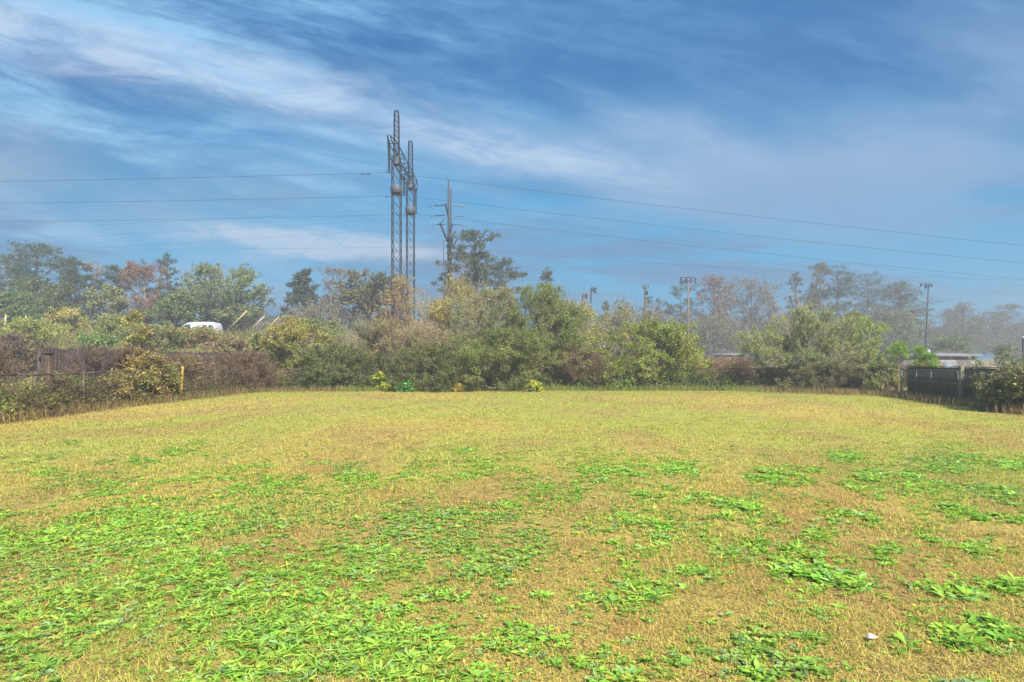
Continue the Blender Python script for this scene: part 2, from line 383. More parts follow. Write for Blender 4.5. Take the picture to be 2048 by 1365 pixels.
def build_weeds():
    rs = np.random.default_rng(21)
    x, y = scatter(rs, 135000, 2.2, 12); x2, y2 = scatter(rs, 26000, 12, 34)
    keep = rs.random(len(x)) < wdens(x, y)*(.72+.0*x); x = x[keep]; y = y[keep]
    # at distance: sparse small tufts
    k2 = (rs.random(len(x2)) < (sst(fbm(x2*.9+5, y2*.55+8, 4), .56, .68)*.10+.5*wdens(x2, y2))) & (x2 > -12.5) & (x2 < 15.5)
    x = np.concatenate([x, x2[k2]]); y = np.concatenate([y, y2[k2]]); n = len(x)
    z = H(x, y); nl = rs.integers(6, 12, n); idx = np.repeat(np.arange(n), nl); m = len(idx)
    kind = (vnoise(x*1.3+30, y*1.3+30)+rs.normal(0, .12, n)) > .42           # broad / narrow leaves
    tiny = (vnoise(x*.9+90, y*.9+12)+rs.normal(0, .15, n)) > .60; nl = np.where(tiny, nl+3, nl); idx = np.repeat(np.arange(n), nl); m = len(idx)
    size = rs.uniform(.45, 1.0, n)*(.75+.45*wdens(x, y))*np.where(rs.random(n) < .04, 1.5, 1)*(1+.45*sst(x/y, .05, .35)*sst(wdens(x, y), .3, .7))
    k_ = idx; a = rs.uniform(0, 2*math.pi, m); ln = np.where(kind[k_], .044, .056)*size[k_]*rs.uniform(.6, 1.25, m); wd = ln*np.where(kind[k_], .36, .17)*rs.uniform(.8, 1.2, m)
    ln = np.where(tiny[k_], ln*.5, ln); wd = np.where(tiny[k_], ln*.62, wd); ln = ln*(1+.02*y[k_]); wd = wd*(1+.02*y[k_])
    el_ = rs.uniform(.05, .8, m); h = np.stack([np.cos(a), np.sin(a), 0*a], 1); s = np.stack([-np.sin(a), np.cos(a), rs.normal(0, .25, m)], 1)
    up = np.array([[0, 0, 1.]])
    C = np.stack([x[k_], y[k_], z[k_]+.011], 1)+h*.006
    def pt(t, w, dz=0):   # along an arching leaf
        e = el_[:, None]; L_ = ln[:, None]
        return C+h*(L_*t*np.cos(e))+up*(L_*(t*np.sin(e)-.45*t*t*np.sin(e)))+s*(wd[:, None]*w)+up*dz
    V = np.stack([pt(0, .10), pt(0, -.10), pt(.38, .46, .003), pt(.38, -.46, .003), pt(.76, .40), pt(.76, -.40), pt(1, .03), pt(1, -.03), pt(.38, 0, -.004), pt(.76, 0, -.004)], 1).reshape(-1, 3)
    b = (np.arange(m)*10)[:, None]
    q = np.concatenate([b+np.array([[0, 1, 8, 2]]), b+np.array([[1, 3, 8, 8]])[:, :4]], 0)
    q1 = np.concatenate([b+np.array([[2, 8, 9, 4]]), b+np.array([[8, 3, 5, 9]])])
    t1 = np.concatenate([b+np.array([[0, 8, 2]]), b+np.array([[0, 1, 8]]), b+np.array([[1, 3, 8]]), b+np.array([[4, 9, 6]]), b+np.array([[9, 7, 6]]), b+np.array([[9, 5, 7]])])
    pal = np.array([[.30, .52, .07], [.22, .45, .06], [.38, .58, .09], [.34, .52, .18], [.44, .54, .09]])
    pc = pal[rs.choice(5, n, p=[.3, .2, .25, .13, .12])]*rs.uniform(.8, 1.2, (n, 1))
    lc = pc[k_]*rs.uniform(.78, 1.2, (m, 1)); lc = np.where(tiny[k_][:, None], lc*np.array([.9, .85, 1.1]), lc); yl = rs.random(m) < .02; lc[yl] = (.55, .42, .05)
    o = mk('broadleaf_weeds', V, [q1, t1], WEED, None, np.repeat(lc, 10, 0))
    tag(o, 'bright green broadleaf weeds growing in patches through the lawn', 'weeds', kind='stuff')
    # fallen leaves and dead scraps
    n = 2200; x, y = scatter(rs, n, 2.3, 30); k = (fbm(x*1.4+11, y*1.4+70, 3) > .5) & (x > -13) & (x < 16); x = x[k]; y = y[k]; n = len(x)
    a = rs.uniform(0, 6.28, n); d = np.stack([np.cos(a), np.sin(a), rs.uniform(-.1, .5, n)], 1); s = np.stack([-np.sin(a), np.cos(a), rs.normal(0, .3, n)], 1)
    V, Q = leaves(np.stack([x, y, H(x, y)+.022], 1), unit(d), unit(s), rs.uniform(.025, .06, n), rs.uniform(.015, .035, n))
    pal = np.array([[.16, .07, .04], [.26, .14, .06], [.12, .07, .05], [.42, .26, .10]])
    o = mk('fallen_leaves', V, [Q], WEED, None, np.repeat(pal[rs.integers(0, 4, n)]*rs.uniform(.7, 1.2, (n, 1)), 4, 0))
    tag(o, 'scattered small brown fallen leaves and scraps lying in the grass', 'leaf litter', kind='stuff')
build_weeds()
for i, (px, py) in enumerate([(1440,1125),(1855,1295),(2018,1290),(1825,1220),(1245,1020),(1095,1032),(1070,1053),(1240,1047),(913,1022),(933,1048),(1124,1010),(170,1004),(129,1084),(397,1073),(132,1022),(1168,1113),(1030,955)]):
    Y = F*EYE/(py-HZ+14*(3/ (F*EYE/(py-HZ)))); X = (px-CX)/F*Y; z = h1(X, Y)
    m = MB(); m.tube((0, 0, -.01), (.004, 0, .05), .0018, k=5); m.lathe((.004, 0, .048), [(0, .004), (.006, .013), (.010, .015), (.013, .010), (.015, .001)], 9)
    o = m.build('dandelion_flower', YEL); o.location = (X, Y, z)
    tag(o, 'small yellow dandelion flower among the green lawn weeds', 'flower', 'yellow flowers dotted over the lawn')
m = MB(); m.add(np.array([[-.03, -.012, 0], [-.012, -.025, .008], [.012, -.022, .012], [.03, 0, .003], [.018, .02, .008], [0, .012, .02], [-.022, .018, .008], [0, -.004, .001]]), [np.array([[0, 1, 7], [1, 2, 7], [2, 3, 7], [3, 4, 7], [4, 5, 7], [5, 6, 7], [6, 0, 7]])])
o = m.build('dry_leaf', PAPER); o.location = (1.92, 3.33, h1(1.92, 3.33)+.03); s_ = o.modifiers.new('thickness', 'SOLIDIFY'); s_.thickness = .002
tag(o, 'pale curled dry leaf lying alone in the foreground grass at lower right', 'leaf')

# ------------------------------------------------------------------ plants
PROF = {
 'round': lambda t: np.clip(1-np.abs(2*t-1)**2.6, 0, 1)**.45*.85+.15,
 'dome': lambda t: np.clip(1-t**3, 0, 1)**.5*.88+.12,
 'cone': lambda t: (1-t)**.75*.92+.08,
 'umbrella': lambda t: np.clip(np.sin(math.pi*np.clip(t*.68+.18, 0, 1)), 0, 1)**.8,
 'column': lambda t: np.clip(1-t**4, .15, 1)*np.clip(t*4+.5, 0, 1),
 'vase': lambda t: (.40+.60*np.sin(math.pi*np.clip(t*.85+.1, 0, 1)))*np.clip((1.02-t)*3.5, .12, 1),
}
PB = 1.35
def plant(name, label, cat, X, Y, h, rx, ry=None, c0=.1, prof='dome', pal=((.1, .15, .04),), w=None, ncl=40, nleaf=8000, ll=.10, lw=.05,
          stems=12, tr=.05, cs=.26, flat=.8, bark=(.13, .10, .08), ntw=9, nfine=30, rise=.6, gsc=.13, droop=.0, upb=.2, seed=0, group=None, irr=.15,
          spread=.25, shoots=0, shl=.3, fine_w=.012, z0=None, lean=0., parts=('trunk', 'crown')):
    rs = np.random.default_rng(1000+seed); ry = ry or rx; z = h1(X, Y) if z0 is None else z0
    root = empty(name, (X, Y, z), label, cat, group)
    pal = np.clip(np.array(pal, float)*PB, 0, .8); bark = tuple(min(.6, b*1.25) for b in bark)
    # clumps
    pf = PROF[prof]; hh = []; 
    while len(hh) < ncl:
        t = rs.random(); 
        if rs.random() < pf(np.array(t))+.12: hh.append(t)
    t = np.array(hh); t[0] = .97; t[1:4] = .9
    ang = rs.uniform(0, 2*math.pi, ncl); ph = rs.uniform(0, 6.28, 3)
    mod = 1+irr*np.sin(2*ang+ph[0]+3*t)+irr*.7*np.sin(5*ang+ph[1]-7*t)
    rad = pf(t)*np.sqrt(rs.uniform(.08, 1, ncl))*mod; rad[0] *= .3
    rc = cs*(rx+ry)/2*rs.uniform(.6, 1.35, ncl)*(.55+.45*pf(t))
    zz = h*(c0+(1-c0)*t); zz = np.minimum(zz, h-rc*flat*.75); zz = np.maximum(zz, rc*flat*.45)
    lx = lean*zz
    Cc = np.stack([(rx-rc*.6).clip(.05)*rad*np.cos(ang)+lx, (ry-rc*.6).clip(.05)*rad*np.sin(ang), zz], 1)
    # branches to the clumps
    rr = np.hypot(Cc[:, 0]-lx, Cc[:, 1])
    if stems == 1:
        zb = np.clip(zz-rise*rr-rs.uniform(0, .08, ncl)*h, h*.12, h*.93)
        A = np.stack([lean*zb, 0*zb, zb], 1); mid = A*.45+Cc*.55; mid[:, 2] += -.10*rr if rise < .3 else .12*rr
        r0 = tr*np.clip(.42*(1-zb/h)+.12, .1, 1)
    else:
        sp = unit(Cc[:, :2])*rs.uniform(0, spread, (ncl, 1))*np.array([[rx, ry]])*.8
        A = np.concatenate([sp, np.full((ncl, 1), -.05)], 1); mid = A*.6+Cc*.4; mid[:, 2] = A[:, 2]+(Cc[:, 2]-A[:, 2])*.62; r0 = np.full(ncl, tr*.5)*rs.uniform(.6, 1.2, ncl)
    ts = np.linspace(0, 1, 7); B = ((1-ts)**2)[None, :, None]*A[:, None]+(2*ts*(1-ts))[None, :, None]*mid[:, None]+(ts**2)[None, :, None]*Cc[:, None]
    jit = rs.normal(size=B.shape)*(.03*np.linalg.norm(Cc-A, axis=1))[:, None, None]; jit[:, 0] = 0; B = B+jit
    segA = [B[:, :-1].reshape(-1, 3)]; segB = [B[:, 1:].reshape(-1, 3)]; rl = r0[:, None]*(1-.72*ts)[None]
    sra = [rl[:, :-1].ravel()]; srb = [rl[:, 1:].ravel()]
    if stems == 1:
        zt = np.linspace(-.1, h*.95, 14); wob = np.cumsum(rs.normal(0, .012*h/14*3, (14, 2)), 0)*.5; wob[0] = 0
        T = np.stack([lean*zt+wob[:, 0]*.4, wob[:, 1]*.4, zt], 1); rt = tr*(1-zt/h*.88).clip(.07, 1.1); rt[0] *= 1.35
        segA.append(T[:-1]); segB.append(T[1:]); sra.append(rt[:-1]); srb.append(rt[1:])
    # sub-branches
    nt_ = ncl*ntw; ci = np.repeat(np.arange(ncl), ntw); d = unit(rs.normal(size=(nt_, 3))+np.array([[0, 0, upb]]))
    E = Cc[ci]+d*np.stack([rc[ci], rc[ci], rc[ci]*flat], 1)*rs.uniform(.7, 1.15, (nt_, 1))
    bi = rs.integers(4, 7, nt_); Sx = B[ci, bi]; Mx = (Sx+E)/2+rs.normal(size=E.shape)*rc[ci][:, None]*.10; Mx[:, 2] += .06*rc[ci]
    rb = np.maximum(rl[ci, bi]*.55, .004*1)
    segA += [Sx, Mx]; segB += [Mx, E]; sra += [rb, rb*.65]; srb += [rb*.65, rb*.3]
    if shoots:
        k = rs.integers(0, ncl, shoots); st_ = Cc[k]; dd = unit(rs.normal(0, .33, (shoots, 3))+np.array([[0, 0, 1.]])+np.stack([Cc[k, 0]/rx, Cc[k, 1]/ry, 0*rr[k]], 1)*.5)
        ee = st_+dd*(shl*h*rs.uniform(.5, 1.2, (shoots, 1))); mm = (st_+ee)/2+rs.normal(0, .02*h, ee.shape)
        segA += [st_, mm]; segB += [mm, ee]; q_ = np.full(shoots, tr*.16); sra += [q_, q_*.7]; srb += [q_*.7, q_*.3]
    sA = np.concatenate(segA); sB = np.concatenate(segB); ra = np.concatenate(sra); rb2 = np.concatenate(srb)
    big = ra > .03; VV = []; QQ = []; off = 0
    for msk, k in ((big, 7), (~big, 3)):
        if msk.any():
            V, Q = tubes(sA[msk], sB[msk], ra[msk], rb2[msk], k); VV.append(V); QQ.append(Q+off); off += len(V)
    # fine twigs
    nf = int(ncl*nfine)
    if nf:
        k = rs.integers(0, nt_, nf); s_ = rs.random((nf, 1)); Sf = Mx[k]*(1-s_)+E[k]*s_; df = unit(unit(E[k]-Cc[ci[k]])*.9+rs.normal(size=(nf, 3))*.7+np.array([[0, 0, upb]]))
        V, Q = leaves(Sf, df, perp(df, rs), rc[ci[k]]*rs.uniform(.3, .8, nf), np.full(nf, fine_w)); VV.append(V); QQ.append(Q+off); off += len(V)
    V = np.concatenate(VV); bc = np.array(bark)[None]*rs.uniform(.75, 1.25, (len(V)//2+1, 1)).repeat(2, 0)[:len(V)]
    mk(parts[0], V, [np.concatenate(QQ)], BARK, root, bc)
    # leaves
    if nleaf:
        wt = rc**2; wt = wt/wt.sum(); cl = rs.choice(ncl, nleaf, p=wt); k = cl*ntw+rs.integers(0, ntw, nleaf)
        s_ = rs.uniform(.1, 1.1, (nleaf, 1)); Cn = Mx[k]*(1-s_)+E[k]*s_+rs.normal(size=(nleaf, 3))*(rc[cl]*gsc)[:, None]*np.array([[1, 1, flat]])
        Cn[:, 2] = np.maximum(Cn[:, 2], .02)
        dl = unit(unit(Cn-Cc[cl])*.6+rs.normal(size=(nleaf, 3))*.8+np.array([[0, 0, upb-droop]]))
        pal = np.array(pal, float); w_ = None if w is None else np.array(w)/sum(w)
        cc = pal[rs.choice(len(pal), ncl, p=w_)]; lc = cc[cl]; mixm = rs.random(nleaf) < .42; lc[mixm] = pal[rs.choice(len(pal), mixm.sum(), p=w_)]
        lc = lc*rs.uniform(.72, 1.28, (nleaf, 1))*np.array([1, 1, 1])
        V, Q = leaves(Cn, dl, perp(dl, rs), ll*rs.uniform(.6, 1.4, nleaf), lw*rs.uniform(.6, 1.4, nleaf))
        mk(parts[1], V, [Q], LEAF, root, np.repeat(lc, 4, 0))
    return root
def pxplant(px, ptop, Y, wpx, **k):
    X = (px-CX)/F*Y; top = EYE+(HZ-ptop)/F*Y; z = h1(X, Y)
    return dict(X=X, Y=Y, h=top-z, rx=wpx/2/F*Y, **k)
# palettes (base colours)
G_OL = ((.20, .23, .07), (.15, .19, .06), (.27, .27, .09), (.22, .18, .08))
G_GR = ((.12, .17, .05), (.09, .125, .04), (.17, .21, .06), (.19, .19, .07))
G_BR = ((.20, .33, .06), (.15, .26, .05), (.27, .36, .08), (.25, .28, .08))
G_DK = ((.085, .11, .04), (.11, .14, .045), (.06, .075, .03), (.15, .15, .06))
G_GY = ((.19, .23, .12), (.15, .19, .10), (.24, .26, .14), (.18, .17, .11))
YG = ((.36, .38, .06), (.55, .45, .05), (.25, .28, .06), (.20, .20, .07))
ORG = ((.26, .24, .07), (.40, .22, .08), (.17, .19, .06), (.42, .28, .07), (.20, .13, .07))
BRN = ((.12, .078, .055), (.15, .10, .07), (.085, .06, .045), (.14, .12, .055))
TAN_ = ((.34, .27, .15), (.27, .24, .12), (.24, .18, .12), (.22, .24, .09))
PINE = ((.07, .11, .06), (.10, .14, .07), (.05, .08, .05), (.12, .15, .075))
RED = ((.27, .13, .09), (.21, .12, .08), (.32, .19, .11), (.17, .14, .08))
SH = ('stems', 'foliage')
def shrub(name, label, cat, group=None, **k):
    k.setdefault('parts', SH); return plant(name, label, cat, group=group, **k)
GV = 'vine tangles along the left fence'
# --- left fence line
shrub('vine_tangle', 'dead brown vine tangle piled over the left fence at the photo edge', 'vines', GV, X=-14.0, Y=15.3, h=2.2, rx=1.1, ry=2.9, pal=BRN, w=(4, 3, 3, 1), ncl=60, nleaf=9000, ll=.07, lw=.022, bark=(.09, .06, .045), nfine=150, gsc=.2, seed=1, fine_w=.009, tr=.03, cs=.3)
shrub('shrub', 'low yellow green shrub growing below the rail at the left photo edge', 'shrub', GV, X=-13.3, Y=15.2, h=1.05, rx=.65, ry=2.6, pal=((.22, .26, .04), (.12, .18, .04), (.30, .28, .06), (.08, .12, .03)), ncl=36, nleaf=9000, ll=.09, lw=.04, nfine=40, seed=2, tr=.025, gsc=.2)
shrub('vine_tangle', 'grey brown leafless vine tangle right of the dark post', 'vines', GV, X=-14.0, Y=20.9, h=1.95, rx=.8, ry=2.5, pal=BRN, w=(3, 4, 2, 1), ncl=50, nleaf=5000, ll=.06, lw=.02, bark=(.13, .095, .08), nfine=190, gsc=.2, seed=3, fine_w=.008, tr=.03, cs=.3)
shrub('shrub', 'dark olive undergrowth behind the fence mesh beside the dark post', 'shrub', GV, X=-13.75, Y=19.2, h=1.1, rx=.55, ry=2.4, pal=((.13, .15, .04), (.08, .10, .03), (.18, .15, .06)), ncl=34, nleaf=7500, ll=.08, lw=.04, seed=4, tr=.02, gsc=.2, nfine=60)
shrub('sapling', 'slender sapling with orange and green leaves rising above the left fence', 'young tree', X=-13.3, Y=22.0, h=3.35, rx=.5, ry=.5, c0=.3, prof='round', pal=((.26, .25, .07), (.20, .22, .06), (.34, .22, .08), (.20, .14, .07)), ncl=22, nleaf=900, ll=.11, lw=.055, stems=1, tr=.035, bark=(.16, .12, .08), nfine=8, seed=5, cs=.34, parts=('trunk', 'crown'), rise=.8)
shrub('shrub', 'broad shrub with orange tinted leaves spilling through the left fence', 'shrub', GV, X=-13.15, Y=22.4, h=1.75, rx=.8, ry=2.0, pal=ORG, w=(3, 1.2, 4, 1.2, 2), ncl=46, nleaf=7500, ll=.10, lw=.05, seed=6, tr=.03, nfine=30, gsc=.2)
shrub('vine_tangle', 'rust brown vines over the board fence, left of the orange tinted shrub', 'vines', GV, X=-14.2, Y=23.6, h=1.95, rx=.55, ry=2.2, pal=((.16, .09, .05), (.12, .075, .045), (.20, .13, .06), (.10, .10, .04)), ncl=44, nleaf=8000, ll=.08, lw=.035, seed=36, tr=.03, nfine=110, gsc=.22, bark=(.10, .065, .045))
shrub('vine_tangle', 'yellow brown vines behind the yellow stake', 'vines', GV, X=-14.05, Y=27.0, h=1.8, rx=.5, ry=3.2, pal=((.30, .23, .08), (.20, .15, .07), (.14, .12, .05), (.16, .10, .06)), ncl=44, nleaf=7500, ll=.08, lw=.035, seed=7, tr=.03, nfine=110, gsc=.22, bark=(.15, .10, .07))
shrub('vine_tangle', 'pinkish brown vine mound drooping over the end of the board fence', 'vines', GV, X=-13.6, Y=32.0, h=2.0, rx=1.5, ry=2.6, pal=((.17, .11, .07), (.12, .08, .055), (.09, .065, .04), (.18, .15, .07)), ncl=60, nleaf=12000, ll=.09, lw=.03, seed=8, tr=.03, nfine=140, droop=.5, bark=(.13, .08, .06))
# --- hedge across the back of the yard
GH = 'bushes in the overgrown hedge across the back of the yard'
def hb(name, label, px, ptop, Y, wpx, **k):
    q = 0 if px > 1340 else 1; wpx *= 1+.2*q; ptop -= 12*q; k['nleaf'] = int(k['nleaf']*2.1); k['lw'] = k.get('lw', .05)*.78; k['ll'] = k.get('ll', .1)*.92; k['nfine'] = int(k.get('nfine', 30)*1.2); k['shoots'] = int(k.get('shoots', 10)*1.5); k['pal'] = np.array(k['pal'])*np.array([1.12, 1.08, .95]); k.setdefault('ry', max(1.2, wpx/2/F*Y*.75)); shrub(name, label, k.pop('cat', 'bush'), k.pop('group', GH), **pxplant(px, ptop, Y, wpx, **k))
hb('bush', 'olive yellow leafy bush at the left end of the back hedge', 600, 648, 36.5, 170, pal=((.30, .29, .09), (.20, .22, .07), (.15, .18, .05), (.26, .20, .09)), ncl=60, nleaf=15000, ll=.12, lw=.06, seed=10, cs=.22)
hb('bush', 'dark low evergreen bush at the hedge foot left of the yellow plant', 690, 705, 34.5, 170, pal=G_DK, ncl=50, nleaf=14000, ll=.11, lw=.05, seed=11)
hb('bush', 'grey green feathery bush behind the yellow plant at the hedge foot', 735, 658, 37, 130, pal=G_GY, ncl=55, nleaf=11000, ll=.11, lw=.03, seed=12, nfine=120, shoots=40, shl=.35, bark=(.20, .19, .15))
hb('young_tree', 'young tree with orange and yellow leaves in front of the lattice towers', 808, 560, 40, 110, cat='young tree', c0=.3, prof='vase', pal=((.42, .28, .11), (.42, .36, .10), (.28, .25, .10), (.32, .22, .12)), ncl=50, nleaf=3000, ll=.11, lw=.05, stems=3, tr=.09, seed=13, nfine=70, shoots=60, shl=.28, bark=(.20, .14, .11), spread=.15, parts=('trunk', 'crown'))
hb('bush', 'tan twiggy bush with crossing bare branches in the middle of the hedge', 845, 645, 35.5, 150, prof='vase', pal=TAN_, ncl=60, nleaf=9000, ll=.11, lw=.035, seed=14, nfine=150, shoots=50, bark=(.26, .20, .15), cs=.3)
hb('bush', 'tall yellow olive bush below the twin wood poles', 905, 562, 39, 150, prof='vase', pal=((.32, .30, .10), (.24, .24, .08), (.40, .34, .09), (.26, .20, .10)), ncl=60, nleaf=11000, ll=.12, lw=.05, seed=15, nfine=110, shoots=70, shl=.3, bark=(.24, .20, .14))
hb('bush', 'dark green bush low in the hedge beneath the tan twigs', 860, 700, 32.6, 170, pal=G_DK, ncl=50, nleaf=14000, ll=.10, lw=.045, seed=16)
hb('bush', 'large grey olive twiggy bush left of the tallest green bush', 975, 590, 37, 180, pal=((.24, .25, .12), (.19, .21, .09), (.29, .26, .14), (.15, .19, .07)), ncl=80, nleaf=19000, ll=.11, lw=.035, seed=17, nfine=130, shoots=80, shl=.22, bark=(.24, .21, .16), cs=.22)
hb('bush', 'largest dense green bush in the middle of the hedge', 1075, 582, 35.5, 210, pal=((.16, .22, .07), (.11, .15, .05), (.21, .25, .08), (.18, .19, .085)), ncl=100, nleaf=34000, ll=.11, lw=.04, seed=18, nfine=70, shoots=90, shl=.18, cs=.2)
hb('bush', 'deep green bush at the hedge foot in front of the largest green bush', 1010, 672, 32.8, 210, pal=G_GR, ncl=70, nleaf=25000, ll=.10, lw=.04, seed=19, cs=.22)
hb('bush', 'olive twiggy bush with a yellow leafed top right of the largest bush', 1165, 615, 39, 120, prof='vase', pal=((.30, .29, .08), (.22, .23, .08), (.18, .20, .07), (.42, .38, .06)), ncl=55, nleaf=7000, ll=.13, lw=.05, seed=20, nfine=110, shoots=45, bark=(.26, .21, .15))
hb('bush', 'feathery yellow olive bush joining the largest green bush to the olive twiggy one', 1122, 612, 37.5, 130, pal=((.28, .30, .10), (.22, .25, .08), (.33, .32, .11)), ncl=60, nleaf=12000, ll=.11, lw=.035, seed=34, nfine=120, shoots=60, shl=.2)
hb('bush', 'tan and olive bush filling the gap under the orange leaved young tree', 775, 652, 36, 130, pal=((.30, .27, .12), (.22, .22, .09), (.26, .21, .12)), ncl=55, nleaf=10000, ll=.11, lw=.04, seed=35, nfine=120, shoots=40)
hb('vine_tangle', 'reddish brown bramble mound in the hedge between two green bushes', 1168, 716, 34.4, 120, irr=.4, shoots=70, shl=.25, cat='vines', pal=((.14, .095, .06), (.10, .07, .045), (.18, .14, .08), (.16, .17, .06)), ncl=50, nleaf=6000, ll=.07, lw=.022, seed=21, nfine=220, bark=(.13, .085, .06), cs=.32)
hb('bush', 'thin bare branched bush with few leaves rising behind the yellow flecked bush', 1245, 612, 41, 130, prof='vase', pal=G_OL, ncl=50, nleaf=3800, ll=.12, lw=.045, seed=22, nfine=120, shoots=70, shl=.3, bark=(.24, .21, .17))
hb('bush', 'green bush flecked with yellow leaves right of the bramble mound', 1290, 655, 35, 210, pal=((.22, .28, .06), (.14, .20, .05), (.30, .32, .07), (.50, .46, .06), (.17, .17, .06)), w=(4, 4, 3, .5, 2), ncl=85, nleaf=26000, ll=.11, lw=.05, seed=23, nfine=60, shoots=70, shl=.25, cs=.21)
hb('bush', 'rounded yellow green bush at the right end of the hedge', 1362, 692, 36.5, 140, pal=((.25, .29, .08), (.18, .22, .06), (.30, .29, .10)), ncl=55, nleaf=14000, ll=.11, lw=.04, seed=24, shoots=30)
hb('vine_tangle', 'brown arching brambles with a straw coloured top beside the rounded bush', 1455, 716, 38.5, 170, cat='vines', pal=((.30, .24, .12), (.15, .10, .075), (.20, .21, .07), (.22, .14, .10)), ncl=60, nleaf=10000, ll=.08, lw=.03, seed=25, nfine=190, bark=(.20, .13, .10), cs=.28)
hb('vine_tangle', 'low brown brambles at the left foot of the big vase shaped shrub', 1555, 738, 36.5, 130, cat='vines', pal=((.16, .11, .07), (.20, .19, .07), (.24, .16, .10)), ncl=44, nleaf=7000, ll=.08, lw=.03, seed=26, nfine=150, bark=(.18, .12, .09), cs=.3)
hb('large_shrub', 'big grey green vase shaped shrub with bare shoots standing up on top', 1608, 610, 33, 250, prof='vase', c0=.22, pal=((.22, .29, .10), (.17, .24, .07), (.27, .32, .12), (.25, .23, .11)), ncl=110, nleaf=21000, ll=.11, lw=.03, seed=27, nfine=110, shoots=130, shl=.30, bark=(.22, .19, .15), spread=.16, cs=.17, tr=.07, ry=2.4)
hb('large_shrub', 'brighter green shrub touching the right side of the vase shaped shrub', 1708, 622, 35, 150, prof='vase', c0=.2, pal=((.22, .32, .09), (.17, .25, .07), (.28, .34, .11), (.24, .24, .10)), ncl=75, nleaf=19000, ll=.11, lw=.035, seed=28, nfine=70, shoots=50, shl=.2, cs=.2)
hb('bush', 'dark low bush at the foot of the vase shaped shrub', 1655, 728, 31.2, 190, pal=((.09, .13, .05), (.14, .15, .06), (.13, .09, .06), (.18, .19, .08)), ncl=55, nleaf=13000, ll=.10, lw=.035, seed=29, nfine=110)
hb('bush', 'small pale green bush left of the pine seedlings', 1762, 732, 29.5, 110, pal=((.23, .27, .10), (.17, .21, .08), (.27, .26, .12)), ncl=36, nleaf=5200, ll=.10, lw=.035, seed=30, nfine=70, shoots=20, c0=.25)
# --- right fence
shrub('bush', 'bush flecked with yellow leaves at the right photo edge', 'bush', **pxplant(2030, 738, 18.9, 130, pal=((.20, .21, .07), (.13, .16, .05), (.25, .20, .09), (.66, .50, .05)), w=(4, 4, 3, .45), ncl=50, nleaf=11000, ll=.09, lw=.045, nfine=90, seed=31, shoots=25, ry=1.6))
shrub('bush', 'airy grey green shrub rising behind the right fence', 'shrub', **pxplant(2010, 690, 24, 150, prof='vase', pal=G_GY, ncl=40, nleaf=3800, ll=.10, lw=.03, nfine=60, shoots=40, shl=.35, seed=32, ry=1.3, bark=(.18, .19, .14)))
shrub('bush', 'dark green leafy bush behind the second gate', 'bush', **pxplant(1958, 752, 23.0, 80, pal=((.06, .14, .05), (.09, .18, .06), (.05, .10, .04)), ncl=36, nleaf=7000, ll=.09, lw=.04, nfine=20, seed=33, ry=1.0))
shrub('bush', 'straw coloured weeds standing behind the dark board fence', 'weeds', **pxplant(1850, 722, 30.5, 90, pal=TAN_, ncl=36, nleaf=5000, ll=.10, lw=.03, nfine=120, seed=34, bark=(.30, .22, .14)))
for i, (px, pt, Y, wp, lb) in enumerate([(1797, 690, 28.8, 36, 'pine seedling with a bright green tuft left of the board fence'), (1838, 698, 28.6, 30, 'pine seedling with a bright green tuft above the board fence'), (1862, 712, 28.3, 32, 'smaller bright green pine seedling right of the other two')]):
    shrub('pine_seedling', lb, 'young pine', 'pine seedlings by the right fence', **pxplant(px, pt, Y, wp, prof='dome', c0=.62, pal=((.20, .34, .05), (.15, .26, .04), (.24, .36, .07)), ncl=14, nleaf=1700, ll=.20, lw=.012, stems=1, tr=.04, seed=40+i, nfine=10, cs=.5, upb=.8, bark=(.20, .11, .08), gsc=.10, parts=('trunk', 'crown')))
# small plants at the hedge foot
for i, (px, pt, Y, wp, pl, lb) in enumerate([
    (762, 748, 33.0, 34, ((.50, .50, .06), (.36, .42, .05), (.24, .32, .05)), 'bright yellow green plant at the hedge foot'),
    (805, 768, 32.2, 50, ((.12, .32, .07), (.10, .25, .06)), 'low vivid green plant right of the yellow green one'),
    (915, 770, 31.8, 22, ((.50, .40, .08), (.36, .26, .08), (.2, .24, .06)), 'small clump with yellow orange leaves under the middle bushes'),
    (1068, 765, 31.3, 36, ((.48, .44, .06), (.20, .28, .06), (.15, .2, .05)), 'yellow leaved plant at the foot of the largest green bush'),
    (1240, 762, 33.4, 60, ((.14, .24, .06), (.20, .26, .07)), 'low grey green plant right of the bramble mound foot')]):
    shrub('plant', lb, 'plant', 'small plants at the hedge foot', **pxplant(px, pt, Y, wp, pal=pl, ncl=14, nleaf=1100, ll=.12, lw=.055, nfine=4, seed=50+i, tr=.012, c0=.05, cs=.4))

